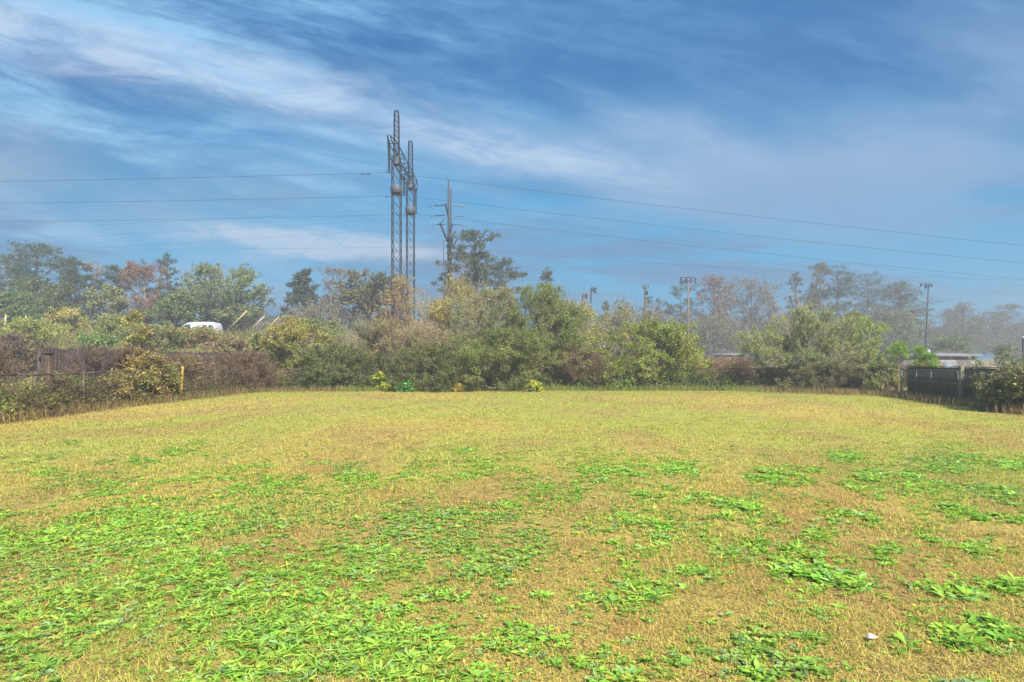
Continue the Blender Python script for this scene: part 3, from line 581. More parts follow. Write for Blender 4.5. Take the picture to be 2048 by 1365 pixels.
# --- brush on the bank behind the board fence
def brush(name, label, x0, x1, y0, y1, n, hmax, colf, seed, per=26, ll=.17, lw=.07, mask=None):
    rs = np.random.default_rng(seed); x = rs.uniform(x0, x1, n); y = rs.uniform(y0, y1, n)
    if mask is not None: k = mask(x, y); x = x[k]; y = y[k]; n = len(x)
    r = rs.uniform(.35, .9, n); hh = hmax*(.3+.9*fbm(x*.13+8, y*.13+2, 3))*rs.uniform(.5, 1.1, n)
    idx = np.repeat(np.arange(n), per); m = len(idx); d = unit(rs.normal(size=(m, 3))); d[:, 2] = np.abs(d[:, 2])
    rr_ = rs.uniform(.5, 1.05, (m, 1)); C = np.stack([x, y, H(x, y)], 1)[idx]+d*np.stack([r, r, hh], 1)[idx]*rr_
    dl = unit(d*.5+rs.normal(size=(m, 3))*.8+np.array([[0, 0, .15]]))
    V, Q = leaves(C, dl, perp(dl, rs), ll*rs.uniform(.6, 1.5, m), lw*rs.uniform(.5, 1.5, m))
    c = colf(x, y, rs)[idx]*rs.uniform(.7, 1.3, (m, 1))
    o = mk(name, V, [Q], LEAF, None, np.repeat(c, 4, 0)); tag(o, label, 'undergrowth', kind='stuff')
def bankcol(x, y, rs):
    px = CX+F*x/y; pal = np.array([(.24, .26, .07), (.17, .22, .06), (.30, .24, .11), (.20, .14, .10), (.36, .32, .10), (.14, .19, .05)])
    c = pal[rs.choice(6, len(x), p=[.26, .2, .2, .12, .12, .1])]
    k = (rs.random(len(x)) < sst(px, 470, 640)*.75)[:, None]; c = np.where(k, np.array([[.38, .24, .15]]), c)
    yl = (fbm(x*.12, y*.12+60, 3) > .58) & (px < 330); c = np.where(yl[:, None] & (rs.random(len(x)) < .7)[:, None], np.array([[.46, .44, .10]]), c); return c
brush('undergrowth', 'mixed green and straw coloured vines covering the bank behind the left fence', -62, 0, 36.5, 76, 5200, 1.15, bankcol, 61, mask=lambda x, y: (x > -1.0*y) & (x < -.02*y))
def fieldcol(x, y, rs):
    pal = np.array([(.36, .29, .15), (.26, .25, .10), (.20, .24, .07), (.30, .22, .13)]); return pal[rs.integers(0, 4, len(x))]
brush('field_weeds', 'tan dry weeds and grass in the field behind the right end of the hedge', 4, 62, 40, 56, 2000, .8, fieldcol, 62, mask=lambda x, y: x > .25*y-6)
def vinecol(x, y, rs):
    pal = np.array([(.13, .085, .05), (.10, .11, .035), (.16, .15, .045), (.17, .11, .065), (.075, .085, .03), (.22, .18, .06)])
    return pal[rs.choice(6, len(x), p=[.25, .2, .18, .15, .12, .1])]
brush('undergrowth', 'dark brown and olive tangle growing through the left chain link fence', -14.4, -12.7, 9, 33, 1500, .95, vinecol, 64, per=46, ll=.09, lw=.035, mask=lambda x, y: x < -12.75-.035*(y-13)+.15)
def hedgecol(x, y, rs):
    pal = np.array([(.10, .15, .05), (.15, .20, .06), (.20, .22, .08), (.16, .12, .07)]); return pal[rs.choice(4, len(x), p=[.35, .3, .2, .15])]
brush('undergrowth', 'dark leafy undergrowth filling the foot of the back hedge', -13, 14, 32.5, 40, 1900, 1.5, hedgecol, 65, per=60, ll=.12, lw=.05, mask=lambda x, y: (y > 33.2+.25*np.sin(x*.9)) & (y < 38.5))
def edgeweeds():
    rs = np.random.default_rng(63); pts = []
    for a, b, n, w in (((-12.6, 13), (-13.3, 31), 5200, .35), ((-12.8, 31), (-8, 33.5), 1500, .5), ((-9, 32.9), (13, 33.2), 9000, .38), ((12, 33), (17, 28), 4200, .9), ((17.0, 28), (14.2, 15), 5200, .35)):
        t = rs.random(n); pts.append(np.stack([a[0]+(b[0]-a[0])*t+rs.normal(0, w, n), a[1]+(b[1]-a[1])*t+rs.normal(0, w, n)], 1))
    p = np.concatenate(pts); n = len(p); tl = rs.uniform(0, .7, n); a = rs.uniform(0, 6.28, n); d = np.stack([np.cos(a)*np.sin(tl), np.sin(a)*np.sin(tl), np.cos(tl)], 1)
    V, Q = leaves(np.stack([p[:, 0], p[:, 1], H(p[:, 0], p[:, 1])-.01], 1), d, perp(d, rs), rs.uniform(.12, .42, n), np.full(n, .016))
    hf = (p[:, 0] > -9) & (p[:, 0] < 12.5) & (rs.random(n) < .75); pal = np.array([(.32, .21, .10), (.20, .14, .08), (.36, .27, .10), (.22, .24, .06), (.24, .14, .09)])
    o = mk('dry_grass', V, [Q], BLADE, None, np.repeat(np.where(hf[:, None], np.array([[.22, .30, .06]]), pal[rs.choice(5, n)])*rs.uniform(.7, 1.2, (n, 1)), 4, 0))
    tag(o, 'unmown dry brown grass along the foot of the fences and hedge', 'grass', kind='stuff')
edgeweeds()
GB = 'bushes on the bank behind the board fence'; PB = 1.12
for i, (px, pt, Y, wp, pl, lb) in enumerate([
    (140, 618, 62, 90, ((.52, .42, .12), (.42, .40, .11), (.30, .30, .09)), 'golden topped bush on the bank, the highest yellow patch at left'),
    (60, 640, 54, 130, ((.44, .44, .10), (.32, .34, .09), (.24, .26, .07)), 'pale yellow green bush low on the bank near the left photo edge'),
    (235, 632, 58, 110, ((.30, .33, .09), (.22, .27, .08), (.36, .34, .12)), 'light green bush on the bank behind the orange leaved sapling'),
    (190, 672, 43, 130, ((.13, .26, .06), (.18, .28, .07), (.24, .25, .08)), 'deep green bush just above the left end of the board fence'),
    (310, 652, 52, 130, ((.24, .23, .08), (.20, .15, .10), (.26, .28, .08)), 'brown and green bush on the bank left of the van'),
    (30, 672, 41, 110, ((.18, .13, .10), (.15, .10, .08), (.24, .20, .09)), 'dark brown bush on the bank at the left photo edge'),
    (388, 656, 54, 120, ((.22, .30, .07), (.28, .24, .09), (.42, .26, .12)), 'orange tinged green bush on the bank below the van'),
    (470, 678, 46, 110, ((.30, .25, .12), (.24, .24, .08), (.34, .22, .14)), 'straw and pink tinged bush below the leaning guy guards'),
    (640, 640, 56, 120, ((.22, .26, .08), (.15, .22, .07), (.30, .28, .10)), 'green bush on the bank right of the last guy guard'),
    (530, 672, 42, 110, ((.27, .27, .09), (.20, .23, .07), (.20, .16, .09)), 'olive bush rising behind the far end of the board fence')]):
    shrub('bush', lb, 'bush', GB, **pxplant(px, pt, Y, wp, pal=pl, ncl=40, nleaf=6500, ll=.18, lw=.08, nfine=20, seed=70+i, cs=.26, ry=2.2, fine_w=.02))

# --- trees beyond
PB = 1.35
def T(name, label, px, ptop, Y, wpx, cat='tree', group='trees beyond the yard', **k):
    k.setdefault('ll', .34); k.setdefault('lw', .16); k.setdefault('stems', 1); k.setdefault('tr', .22); k.setdefault('fine_w', .03); k['nleaf'] = int(k['nleaf']*1.3); wpx = wpx*1.12; k['ncl'] = int(k['ncl']*(1.45 if 'pine' in name else 1)); k['pal'] = np.array(k['pal'])*.8
    plant(name, label, cat, group=group, **pxplant(px, ptop, Y, wpx, **k))
pk = dict(flat=.34, pal=PINE, nfine=14, rise=.12, irr=.35, cs=.185, ll=.34, lw=.075, gsc=.09, bark=(.10, .08, .075))
T('pine_tree', 'tall spreading dark pine at the far left, its flat top highest there', 72, 490, 92, 165, c0=.35, prof='umbrella', ncl=80, nleaf=11000, seed=100, **pk)
T('pine_tree', 'narrow dark pine just right of the tallest pine at far left', 150, 515, 88, 80, c0=.2, prof='round', ncl=55, nleaf=6500, seed=101, **pk)
T('pine_tree', 'hazy pine cut off by the left photo edge', 2, 512, 104, 110, c0=.4, prof='umbrella', ncl=50, nleaf=6000, seed=102, **pk)
T('leafy_tree', 'round dark green tree below the tallest left pine', 85, 560, 84, 130, c0=.12, prof='round', pal=G_GR, ncl=70, nleaf=9000, seed=103, cs=.22)
T('leafy_tree', 'low green tree at the left photo edge', 20, 590, 76, 110, c0=.1, prof='round', pal=((.15, .24, .08), (.12, .18, .06), (.20, .26, .09)), ncl=50, nleaf=6500, seed=104)
T('bare_tree', 'thin leafless tree between the left pines and the small pine', 188, 522, 90, 56, c0=.2, prof='round', pal=TAN_, ncl=46, nleaf=500, nfine=50, seed=105, tr=.13, bark=(.20, .17, .15), cs=.3)
T('pine_tree', 'small open pine left of the reddish tree', 238, 532, 94, 90, c0=.35, prof='umbrella', ncl=46, nleaf=4200, seed=106, **pk)
T('reddish_tree', 'tree with sparse reddish brown leaves left of the pointed pine', 290, 522, 84, 92, c0=.15, prof='round', pal=RED, ncl=60, nleaf=5200, nfine=50, seed=107, bark=(.20, .13, .11), ll=.26, lw=.12)
T('pine_tree', 'pointed pine behind the reddish tree', 335, 508, 96, 84, c0=.3, prof='cone', ncl=55, nleaf=5000, seed=108, **pk)
T('leafy_tree', 'yellow green thin tree between the small pine and the reddish tree', 220, 575, 80, 80, c0=.1, prof='round', pal=((.24, .27, .10), (.28, .26, .12), (.20, .22, .09)), ncl=40, nleaf=3500, nfine=40, seed=109, tr=.12)
T('leafy_tree', 'low round green tree left of the white van', 350, 590, 80, 84, c0=.05, prof='round', pal=((.17, .24, .08), (.22, .27, .09), (.14, .18, .07)), ncl=50, nleaf=6000, seed=110)
T('oak_tree', 'wide domed green tree with visible fanning branches above the white van', 445, 530, 88, 172, c0=.22, prof='round', pal=((.20, .26, .08), (.15, .21, .07), (.25, .27, .10)), ncl=190, nleaf=14000, nfine=24, seed=111, cs=.12, rise=1.0, tr=.2, bark=(.16, .15, .12), ll=.30, lw=.14, ntw=7)
T('thicket', 'brown leafless thicket behind the leaning guy guards', 480, 632, 100, 120, cat='thicket', c0=.0, prof='round', irr=.4, stems=8, pal=((.24, .16, .12), (.18, .13, .10)), ncl=60, nleaf=3000, nfine=40, seed=112, bark=(.22, .16, .13), ll=.2, lw=.08)
T('small_tree', 'small distant bare tree in the gap under the open sky', 572, 612, 120, 40, c0=.2, prof='round', pal=((.2, .22, .14),), ncl=24, nleaf=700, nfine=24, seed=113, tr=.12)
T('cedar_tree', 'dark conical evergreen standing alone left of the bare tree', 610, 540, 92, 112, c0=.02, prof='cone', pal=((.075, .11, .065), (.06, .09, .055), (.11, .12, .07)), ncl=95, nleaf=11000, seed=114, cs=.22, flat=.55, irr=.3, rise=.2)
T('bare_tree', 'leafless tree with fine upright twigs right of the conical evergreen', 668, 540, 88, 80, c0=.15, prof='round', pal=BRN, ncl=60, nleaf=500, nfine=60, seed=115, tr=.14, bark=(.20, .17, .15), upb=1.2, rise=1.2)
T('oak_tree', 'broad olive tree immediately left of the lattice towers', 738, 540, 84, 128, c0=.12, prof='round', pal=((.22, .23, .10), (.17, .18, .08), (.27, .25, .12), (.20, .15, .11)), ncl=90, nleaf=9000, nfine=30, seed=116, cs=.2)
T('thicket', 'grey brown thicket below the broad olive tree', 650, 610, 78, 180, cat='thicket', c0=.0, prof='dome', stems=8, pal=((.18, .20, .11), (.22, .17, .12)), ncl=60, nleaf=5500, nfine=50, seed=117, bark=(.20, .17, .14), ll=.2, lw=.09)
T('pine_tree', 'tall open crowned pine right of the twin wood poles', 950, 464, 78, 122, c0=.36, prof='umbrella', ncl=78, nleaf=8500, seed=118, **{**pk, 'cs': .19, 'll': .34, 'lw': .09})
T('pine_tree', 'lower pine between the tall pine and the leaning pine', 1012, 535, 90, 92, c0=.2, prof='round', ncl=55, nleaf=6000, seed=119, **pk)
T('pine_tree', 'irregular pine behind the largest green bush', 1088, 532, 82, 84, c0=.2, prof='cone', ncl=58, nleaf=6000, seed=120, lean=.04, **pk)
T('pine_tree', 'small dark pine left of the twin wood poles', 890, 545, 86, 50, c0=.15, prof='round', ncl=30, nleaf=2200, seed=121, **pk)
T('cypress_tree', 'narrow columnar evergreen in the gap right of the distant floodlights', 1212, 603, 110, 20, c0=.02, prof='column', pal=((.10, .17, .09), (.08, .13, .07)), ncl=40, nleaf=3200, seed=122, cs=.5, tr=.1)
T('bare_tree', 'low bare tree left of the dark utility pole', 1250, 612, 98, 90, c0=.15, prof='round', pal=BRN, ncl=50, nleaf=900, nfine=50, seed=123, tr=.13, bark=(.20, .18, .16))
T('pine_tree', 'small hazy pine just right of the dark utility pole', 1305, 592, 112, 52, c0=.3, prof='round', ncl=34, nleaf=2600, seed=124, **pk)
T('pine_tree', 'hazy pine behind the double armed floodlight pole', 1362, 562, 128, 84, c0=.2, prof='umbrella', ncl=60, nleaf=7000, seed=125, **pk)
T('brown_tree', 'hazy reddish tree just right of the double armed floodlight pole', 1428, 556, 138, 84, c0=.25, prof='round', pal=RED, ncl=60, nleaf=6000, nfine=30, seed=126, tr=.25)
T('brown_tree', 'wide hazy brown tree left of the vase shaped shrub', 1503, 558, 144, 112, c0=.15, prof='round', pal=((.24, .17, .13), (.20, .17, .11), (.17, .16, .10)), ncl=80, nleaf=9500, nfine=30, seed=127)
T('pine_tree', 'dark pine directly behind the vase shaped shrub', 1592, 545, 118, 96, c0=.15, prof='cone', ncl=58, nleaf=6500, seed=128, **pk)
T('leafy_tree', 'slender brownish tree, tallest of the hazy grove on the right', 1640, 528, 128, 66, c0=.3, prof='round', pal=((.18, .16, .10), (.14, .15, .08)), ncl=50, nleaf=5000, seed=129, nfine=20)
T('pine_tree', 'round topped pine next to the tallest tree of the right grove', 1675, 532, 126, 96, c0=.25, prof='umbrella', ncl=60, nleaf=7500, seed=130, **{**pk, 'cs': .3})
T('pine_tree', 'hazy pine in the middle of the right grove', 1735, 548, 128, 112, c0=.15, prof='round', ncl=64, nleaf=8000, seed=131, **{**pk, 'cs': .3})
T('pine_tree', 'wide hazy pine left of the leaning floodlight pole', 1800, 566, 118, 128, c0=.15, prof='umbrella', ncl=70, nleaf=9000, seed=132, **{**pk, 'cs': .3})
T('leafy_tree', 'grey green tree filling the base of the right grove', 1760, 620, 112, 150, c0=.02, prof='dome', pal=G_GY, ncl=80, nleaf=9500, seed=133)
T('leafy_tree', 'grey green tree low behind the double armed floodlight pole', 1410, 625, 120, 170, c0=.02, prof='dome', pal=((.18, .20, .12), (.24, .22, .15)), ncl=80, nleaf=9500, seed=134)
T('brown_tree', 'flat topped hazy brown tree right of the leaning floodlight pole', 1925, 608, 158, 118, c0=.08, prof='column', pal=((.20, .16, .12), (.16, .15, .10)), ncl=80, nleaf=8500, nfine=20, seed=135)
T('brown_tree', 'very hazy tree at the right photo edge', 2022, 610, 168, 110, c0=.08, prof='column', pal=((.18, .16, .12), (.15, .15, .10)), ncl=70, nleaf=7500, nfine=10, seed=136)
T('leafy_tree', 'low light green tree behind the flat roofed shed', 1905, 672, 88, 100, c0=.0, prof='dome', pal=((.20, .28, .11), (.16, .22, .09)), ncl=50, nleaf=6500, seed=137, ll=.26, lw=.12)
def forest():
    rs = np.random.default_rng(77); n = 90; ang = np.linspace(-.95, .95, n)+rs.normal(0, .006, n); Y = rs.uniform(185, 225, n); x = Y*ang
    hgt = rs.uniform(11, 16, n)*np.where(ang < .1, .85, 1.05); VV = []; CC = []
    for i in range(n):
        m = 1500; d = unit(rs.normal(size=(m, 3))); r = rs.uniform(.6, 1.05, (m, 1)); ww = rs.uniform(4, 7)
        bl = rs.normal(size=(9, 3))*np.array([ww*.45, ww*.4, hgt[i]*.22])+np.array([0, 0, hgt[i]*.55]); k = rs.integers(0, 9, m)
        C = bl[k]+d*r*np.array([[ww*.42, ww*.42, hgt[i]*.2]]); C[:, 2] = np.clip(C[:, 2], 0, hgt[i]*1.02)
        C += np.array([x[i], Y[i], h1(x[i], Y[i])]); dl = unit(rs.normal(size=(m, 3))); V, Q = leaves(C, dl, perp(dl, rs), rs.uniform(.5, 1.1, m), rs.uniform(.3, .6, m))
        VV.append(V); pal = np.array([(.13, .15, .08), (.20, .16, .11), (.10, .13, .07)]); CC.append(np.repeat(pal[rs.integers(0, 3)]*rs.uniform(.8, 1.2, (m, 1)), 4, 0))
    V = np.concatenate(VV); o = mk('distant_forest', V, [np.arange(len(V)).reshape(-1, 4)], LEAF, None, np.concatenate(CC))
    tag(o, 'hazy line of distant woodland along the horizon', 'forest', kind='stuff')
forest()

# ------------------------------------------------------------------ fences
def lerp(a, b, t): return tuple(a[i]+(b[i]-a[i])*t for i in range(len(a)))
def chainlink(a, b, h, z0, pitch=.09, r=.0024):
    """diagonal wires of a mesh panel between ground points a and b"""
    m = MB(); Ln = math.dist(a, b); A = []; B = []
    k = -h
    while k < Ln:
        for s in (0, 1):
            u0, u1 = max(k, 0), min(k+h, Ln)
            if u1 <= u0: continue
            v0, v1 = u0-k, u1-k
            if s: v0, v1 = h-v0, h-v1
            p = lerp(a, b, u0/Ln); q = lerp(a, b, u1/Ln); A.append((p[0], p[1], z0+v0)); B.append((q[0], q[1], z0+v1))
        k += pitch
    V, Q = tubes(np.array(A), np.array(B), np.full(len(A), r), np.full(len(A), r), 3); m.add(V, [Q]); return m
def clfence(name, label, pts, h, posts, rail=True, sag=0., mt=RUST):
    o0 = (pts[0][0], pts[0][1], h1(*pts[0])); root = empty(name, o0, label, 'fence')
    loc = lambda p, z: (p[0]-o0[0], p[1]-o0[1], z-o0[2])
    for a, b in zip(pts[:-1], pts[1:]):
        chainlink((a[0]-o0[0], a[1]-o0[1]), (b[0]-o0[0], b[1]-o0[1]), h-.03, .02).build('chain_mesh', mt, root)
        if rail:
            n = 8; pp = [loc(lerp(a, b, i/n), h+h1(*lerp(a, b, i/n))-sag*math.sin(i/n*math.pi*3)*.5) for i in range(n+1)]
            MB().path(pp, .021, 8).build('top_rail', mt, root)
    for p in posts:
        m = MB(); z = h1(*p); m.tube(loc(p, z-.2), loc(p, z+h+.04), .028, k=8); m.lathe(loc(p, z+h+.04), [(0, .034), (.02, .03), (.035, .012), (.04, .001)], 8); m.build('post', mt, root)
    return root
def onL(Y): return (-12.75-.035*(Y-13), Y)
clfence('chain_link_fence', 'rusty chain link fence with a sagging top rail along the left side', [onL(10), onL(20), onL(31)], 1.17, [onL(y) for y in (11, 14.4, 18.9, 21.8, 25.0, 28.0, 30.5)], sag=.05)
clfence('chain_link_fence', 'chain link fence half buried under the hedge at the back', [(-13.2, 33.6), (2, 37.0), (17.3, 31.6), (17.1, 28)], 1.15, [(-9, 34.6), (-3, 35.9), (2, 37), (7, 35.3), (11.3, 33.75), (14.2, 32.7), (17.3, 31.6), (17.2, 29.6)])
def boardfence():
    X0, Y0, Y1, h = -14.55, 19.3, 37.5, 1.93; root = empty('board_fence', (X0, Y0, h1(X0, Y0)), 'weathered grey wooden board fence half hidden by vines at left', 'fence'); rs = np.random.default_rng(4)
    m = MB(); y = 0
    while y < Y1-Y0:
        w = .14*rs.uniform(.9, 1.08); t = h+rs.normal(0, .018)
        m.box((rs.normal(0, .005), y+w/2, t/2), (.018, w-.008, t), ax=np.array([[1, 0, 0], [0, 1, rs.normal(0, .006)], [0, 0, 1]])); y += w
    m.build('boards', SLAT, root)
    for z in (.35, 1.0, 1.62):
        MB().box((-.04, (Y1-Y0)/2, z), (.05, Y1-Y0, .09)).build('rail', SLAT, root)
    for k in range(8): MB().box((-.12, k*2.55+.1, .95), (.09, .09, 1.9)).build('post', SLAT, root)
boardfence()
m = MB(); m.box((0, 0, .86), (.13, .13, 1.74)); r_ = empty('wooden_post', (-13.42, 18.1, h1(-13.42, 18.1)), 'thick black wooden post standing behind the left chain link fence', 'post'); m.build('post_shaft', DARKW, r_, bevel=.012)
MB().box((0, 0, 1.755), (.22, .22, .045)).build('cap', SLAT, r_, bevel=.01)
m = MB(); m.box((0, 0, .62), (.085, .05, 1.32)); o = m.build('marker_stake', YEL, bevel=.008); o.location = (-13.05, 24.6, h1(-13.05, 24.6)+.03); o.rotation_euler = (0, R(4), 0)
tag(o, 'leaning yellow stake against the left chain link fence', 'stake')
# right side: gates, posts, dark board fence
def onR(px): k = (px-CX)/F; Y = 10.64/(k-.234); return (k*Y, Y)
def gate(name, label, pa, pb, round_a, round_b, verts, rails, fabric=True):
    a = onR(pa); b = onR(pb); z = h1(*a); root = empty(name, (a[0], a[1], z), label, 'gate', 'gates in the right fence'); D = (b[0]-a[0], b[1]-a[1]); Ln = math.hypot(*D); u_ = (D[0]/Ln, D[1]/Ln)
    q = lambda s, zz: (u_[0]*s, u_[1]*s, zz); h = 1.2; rr = .13; pts = []
    pts.append(q(0, .06))
    if round_a: pts += [q(rr*(1-math.cos(t)), h-rr*(1-math.sin(t))) for t in np.linspace(0, math.pi/2, 6)]
    else: pts.append(q(0, h))
    if round_b: pts += [q(Ln-rr*(1-math.sin(t)), h-rr*(1-math.cos(t))) for t in np.linspace(0, math.pi/2, 6)]
    else: pts.append(q(Ln, h))
    pts += [q(Ln, .06)]
    MB().path(pts, .022, 8).build('frame', GALV, root)
    for px in verts:
        p = onR(px); s = math.hypot(p[0]-a[0], p[1]-a[1]); MB().tube(q(s, .04), q(s, h), .02, k=8).build('upright', GALV, root)
    for zz, mt in rails: MB().tube(q(0, zz), q(Ln, zz+.0), .019, k=8).build('cross_rail', mt, root)
    if fabric: chainlink((0, 0), (D[0], D[1]), h-.08, .06).build('chain_mesh', GALV, root)
gate('chain_link_gate', 'galvanised gate in front of the dark board fence', 1803, 1916, False, True, (1833, 1862), ((.74, GALV),))
gate('chain_link_gate', 'gate with an extra wooden rail right of the square post', 1926, 2075, True, False, (1968, 2040), ((.74, GALV), (.98, GREENW)))
p = onR(1921); o = MB().box((0, 0, .68), (.12, .12, 1.4)).build('gate_post', GREENW, bevel=.01); o.location = (p[0]+.03, p[1], h1(*p)); tag(o, 'mossy square wooden gate post between the two gates', 'post')
p = onR(1912); 
def darkfence():
    a = onR(1799); b = onR(1985); a = (a[0]+.42, a[1]+.1); b = (b[0]+.42, b[1]+.1); D = (b[0]-a[0], b[1]-a[1]); Ln = math.hypot(*D); ang = math.atan2(D[1], D[0]); rs = np.random.default_rng(8)
    root = empty('board_fence', (a[0], a[1], h1(*a)), 'dark stained low board fence behind the right gate', 'fence'); root.rotation_euler = (0, 0, ang)
    m = MB(); s = 0
    while s < Ln: m.box((s+.07, 0, .66), (.135, .018, 1.27+rs.normal(0, .012))); s += .142
    m.build('boards', DARKW, root)
    for z in (.25, .62, 1.02): MB().box((Ln/2, -.03 if z != .62 else -.032, z), (Ln, .04, .07)).build('rail', SLAT if z == 1.02 else DARKW, root)
    MB().box((Ln/2, 0, 1.325), (Ln, .10, .025)).build('cap_board', SLAT, root)
    for k in range(4): MB().box((k*Ln/3.02, .07, .64), (.1, .1, 1.26)).build('post', DARKW, root)
darkfence()
m = MB(); rs = np.random.default_rng(3); prof = [(0, .10), (.04, .12), (.09, .10), (.13, .05), (.14, .005)]; m.lathe((0, 0, 0), prof, 11); V = np.concatenate(m.V); V *= 1+rs.normal(0, .07, (len(V), 1)); m.V = [V]
o = m.build('white_stone', STONE, smooth=True); o.scale = (1.15, .7, .9); p = P(1853, 802, 24.2); o.location = (p[0], p[1], h1(p[0], p[1])-.01); tag(o, 'small pale stone on the grass in front of the right gate', 'stone')

# ------------------------------------------------------------------ transmission structure
TX = -11.45; MASTS = (62.0, 70.5); zg = h1(TX, 66); ZT = 26.5
tower = empty('transmission_tower', (TX, 66.3, zg), 'guyed two mast lattice transmission tower with a long crossarm', 'tower')
def lattice(m, cx, cy, z0, z1, w0, w1, step, rl, rb):
    n = max(1, round((z1-z0)/step))
    def ring(i):
        t = i/n; w = (w0+(w1-w0)*t)/2; z = z0+(z1-z0)*t; return [(cx-w, cy-w, z), (cx+w, cy-w, z), (cx+w, cy+w, z), (cx-w, cy+w, z)]
    for i in range(n):
        a, b = ring(i), ring(i+1)
        for k in range(4):
            m.tube(a[k], b[k], rl, k=4, cap=False); j = (k+1) % 4
            m.tube(a[k] if i % 2 else a[j], b[j] if i % 2 else b[k], rb, k=3, cap=False)
            m.tube(a[k] if not i % 2 else a[j], b[j] if not i % 2 else b[k], rb, k=3, cap=False)
for my in MASTS:
    y = my-66.3; m = MB(); zb = h1(TX, my)-zg
    lattice(m, 0, y, zb, 21.2-zg, .82, .82, .92, .042, .02)
    lattice(m, 0, y, 21.2-zg, ZT-.35-zg, .50, .42, .5, .042, .02)
    lattice(m, 0, y, ZT-.35-zg, ZT-zg, .42, .24, .35, .045, .02)
    mo = m.build('mast', STEEL, tower)
    for zc in (21.55, 18.65):
        g = MB(); z = zc-zg; r = .46 if zc > 20 else .60
        g.lathe((0, y, z), [(-.42, r*.80), (-.38, r*.95), (.30, r), (.42, r*.72)] if zc < 20 else [(-.44, r*.9), (.44, r*.9)], 8)
        g.lathe((0, y, z), [(.42 if zc < 20 else .44, r*(.72 if zc < 20 else .9)), (.441, .02)], 8); g.lathe((0, y, z), [(-.441, .02), (-.42 if zc < 20 else -.44, r*(.8 if zc < 20 else .9))], 8)
        g.build('climbing_guard', CAN, tower)
        g = MB(); g.lathe((0, y, z-.48), [(0, r*.6), (.0, r*.85), (.055, r*.86), (.055, r*.6)], 10); g.build('collar', STEEL, tower)
m = MB(); yn, yf = 58.1-66.3, 74.6-66.3; zt, zb_ = 22.6-zg, 21.95-zg; hw = .42
for s in (-1, 1):
    ys = [yn, yn+2.2]+list(np.linspace(yn+2.2, yf-2.2, 9))[1:-1]+[yf-2.2, yf]
    m.tube((s*hw*.3, yn, zt), (s*hw, ys[1], zt), .06, k=4); m.tube((s*hw, ys[1], zt), (s*hw, ys[-2], zt), .06, k=4); m.tube((s*hw, ys[-2], zt), (s*hw*.3, yf, zt-.05), .06, k=4)
    m.tube((s*hw*.3, yn, zt-.08), (s*hw, ys[1], zb_-.55), .055, k=4); m.tube((s*hw, ys[1], zb_-.55), (s*hw, ys[-2], zb_-.55), .055, k=4); m.tube((s*hw, ys[-2], zb_-.55), (s*hw*.3, yf, zt-.2), .055, k=4)
    for i in range(1, len(ys)-2): m.tube((s*hw, ys[i], zt if i % 2 else zb_-.55), (s*hw, ys[i+1], zb_-.55 if i % 2 else zt), .03, k=4)
for y in ys[1:-1]:
    for z in (zt, zb_-.55): m.tube((-hw, y, z), (hw, y, z), .045, k=4)
m.build('crossarm', STEEL, tower)
for y in (58.2, 66.3, 74.5):
    m = MB(); y0 = y-66.3; m.tube((0, y0, 22.35-zg if y != 66.3 else 21.3-zg), (0, y0, 19.2-zg), .02, k=5); top = 22.1 if y != 66.3 else 21.2; n = 17 if y != 66.3 else 13
    for i in range(n):
        z = 19.35+(top-19.35)*i/(n-1)-zg; m.lathe((0, y0, z), [(-.03, .03), (-.025, .16), (0, .15), (.04, .05), (.09, .045)], 8)
    m.tube((-.28, y0, 19.2-zg), (.28, y0, 19.2-zg), .035, k=6); m.build('insulator_string', PORC, tower)
for my, ax, zt_ in ((62, -29.0, 21.6), (62, -26.9, 18.65), (70.5, -28.9, 21.6), (70.5, -26.2, 18.65), (62, 6.1, 21.6), (62, 4.0, 18.65), (70.5, 6.1, 21.6), (70.5, 3.4, 18.65)):
    z = h1(ax, my); a = (ax-TX, my-66.3, z-zg); b = (0, my-66.3, zt_-zg); g = MB().tube(a, b, .006, k=5).build('guy_wire', WIRE, tower)
    if ax < 0:
        MB().tube(lerp(a, b, .045), lerp(a, b, .152), .055, .05, k=8).build('guy_guard', TAN, g)
def wire(label, x0, y, z0, coef, r=.013, n=70, group='overhead power lines'):
    m = MB(); pts = []; A = []
    (sl, cl_, Ll), (sr, cr_, Lr) = coef
    for d in np.linspace(Ll, 0, n): A.append((-d, 0, sl*d+cl_*d*d))
    for d in np.linspace(0, Lr, n)[1:]: A.append((d, 0, sr*d+cr_*d*d))
    A = np.array(A); V, Q = tubes(A[:-1], A[1:], np.full(len(A)-1, r), np.full(len(A)-1, r), 4)
    o = mk('power_line', V, [Q], WIRE); o.location = (x0, y, z0); tag(o, label, 'power line', group)
wire('highest power line in the photo, hung from the near end of the tower crossarm', TX, 58.2, 19.17, ((-.030, .0002, 130), (-.128, .00022, 130)))
wire('power line hung from the middle of the tower crossarm', TX, 66.3, 19.17, ((-.027, .0002, 130), (-.122, .0002, 130)))
wire('power line hung from the far end of the tower crossarm', TX, 74.5, 19.17, ((-.029, .00022, 130), (-.122, .0002, 130)))
# Stockbridge dampers on the three conductors
for y, sx_ in ((58.2, -2.2), (66.3, -1.6), (74.5, -1.7)):
    m = MB(); m.tube((-.28, 0, -.09), (.28, 0, -.09), .012, k=5); m.tube((-.42, 0, -.09), (-.2, 0, -.09), .045, k=6); m.tube((.2, 0, -.09), (.42, 0, -.09), .045, k=6); m.tube((0, 0, 0), (0, 0, -.09), .012, k=5)
    o = m.build('line_damper', PORC); o.location = (TX+sx_, y, 19.17-.03*abs(sx_)); tag(o, {58.2: 'small dumbbell damper on the highest power line left of the tower', 66.3: 'dumbbell damper on the middle tower line', 74.5: 'dumbbell damper on the lowest tower line'}[y], 'line damper', 'dampers on the power lines')

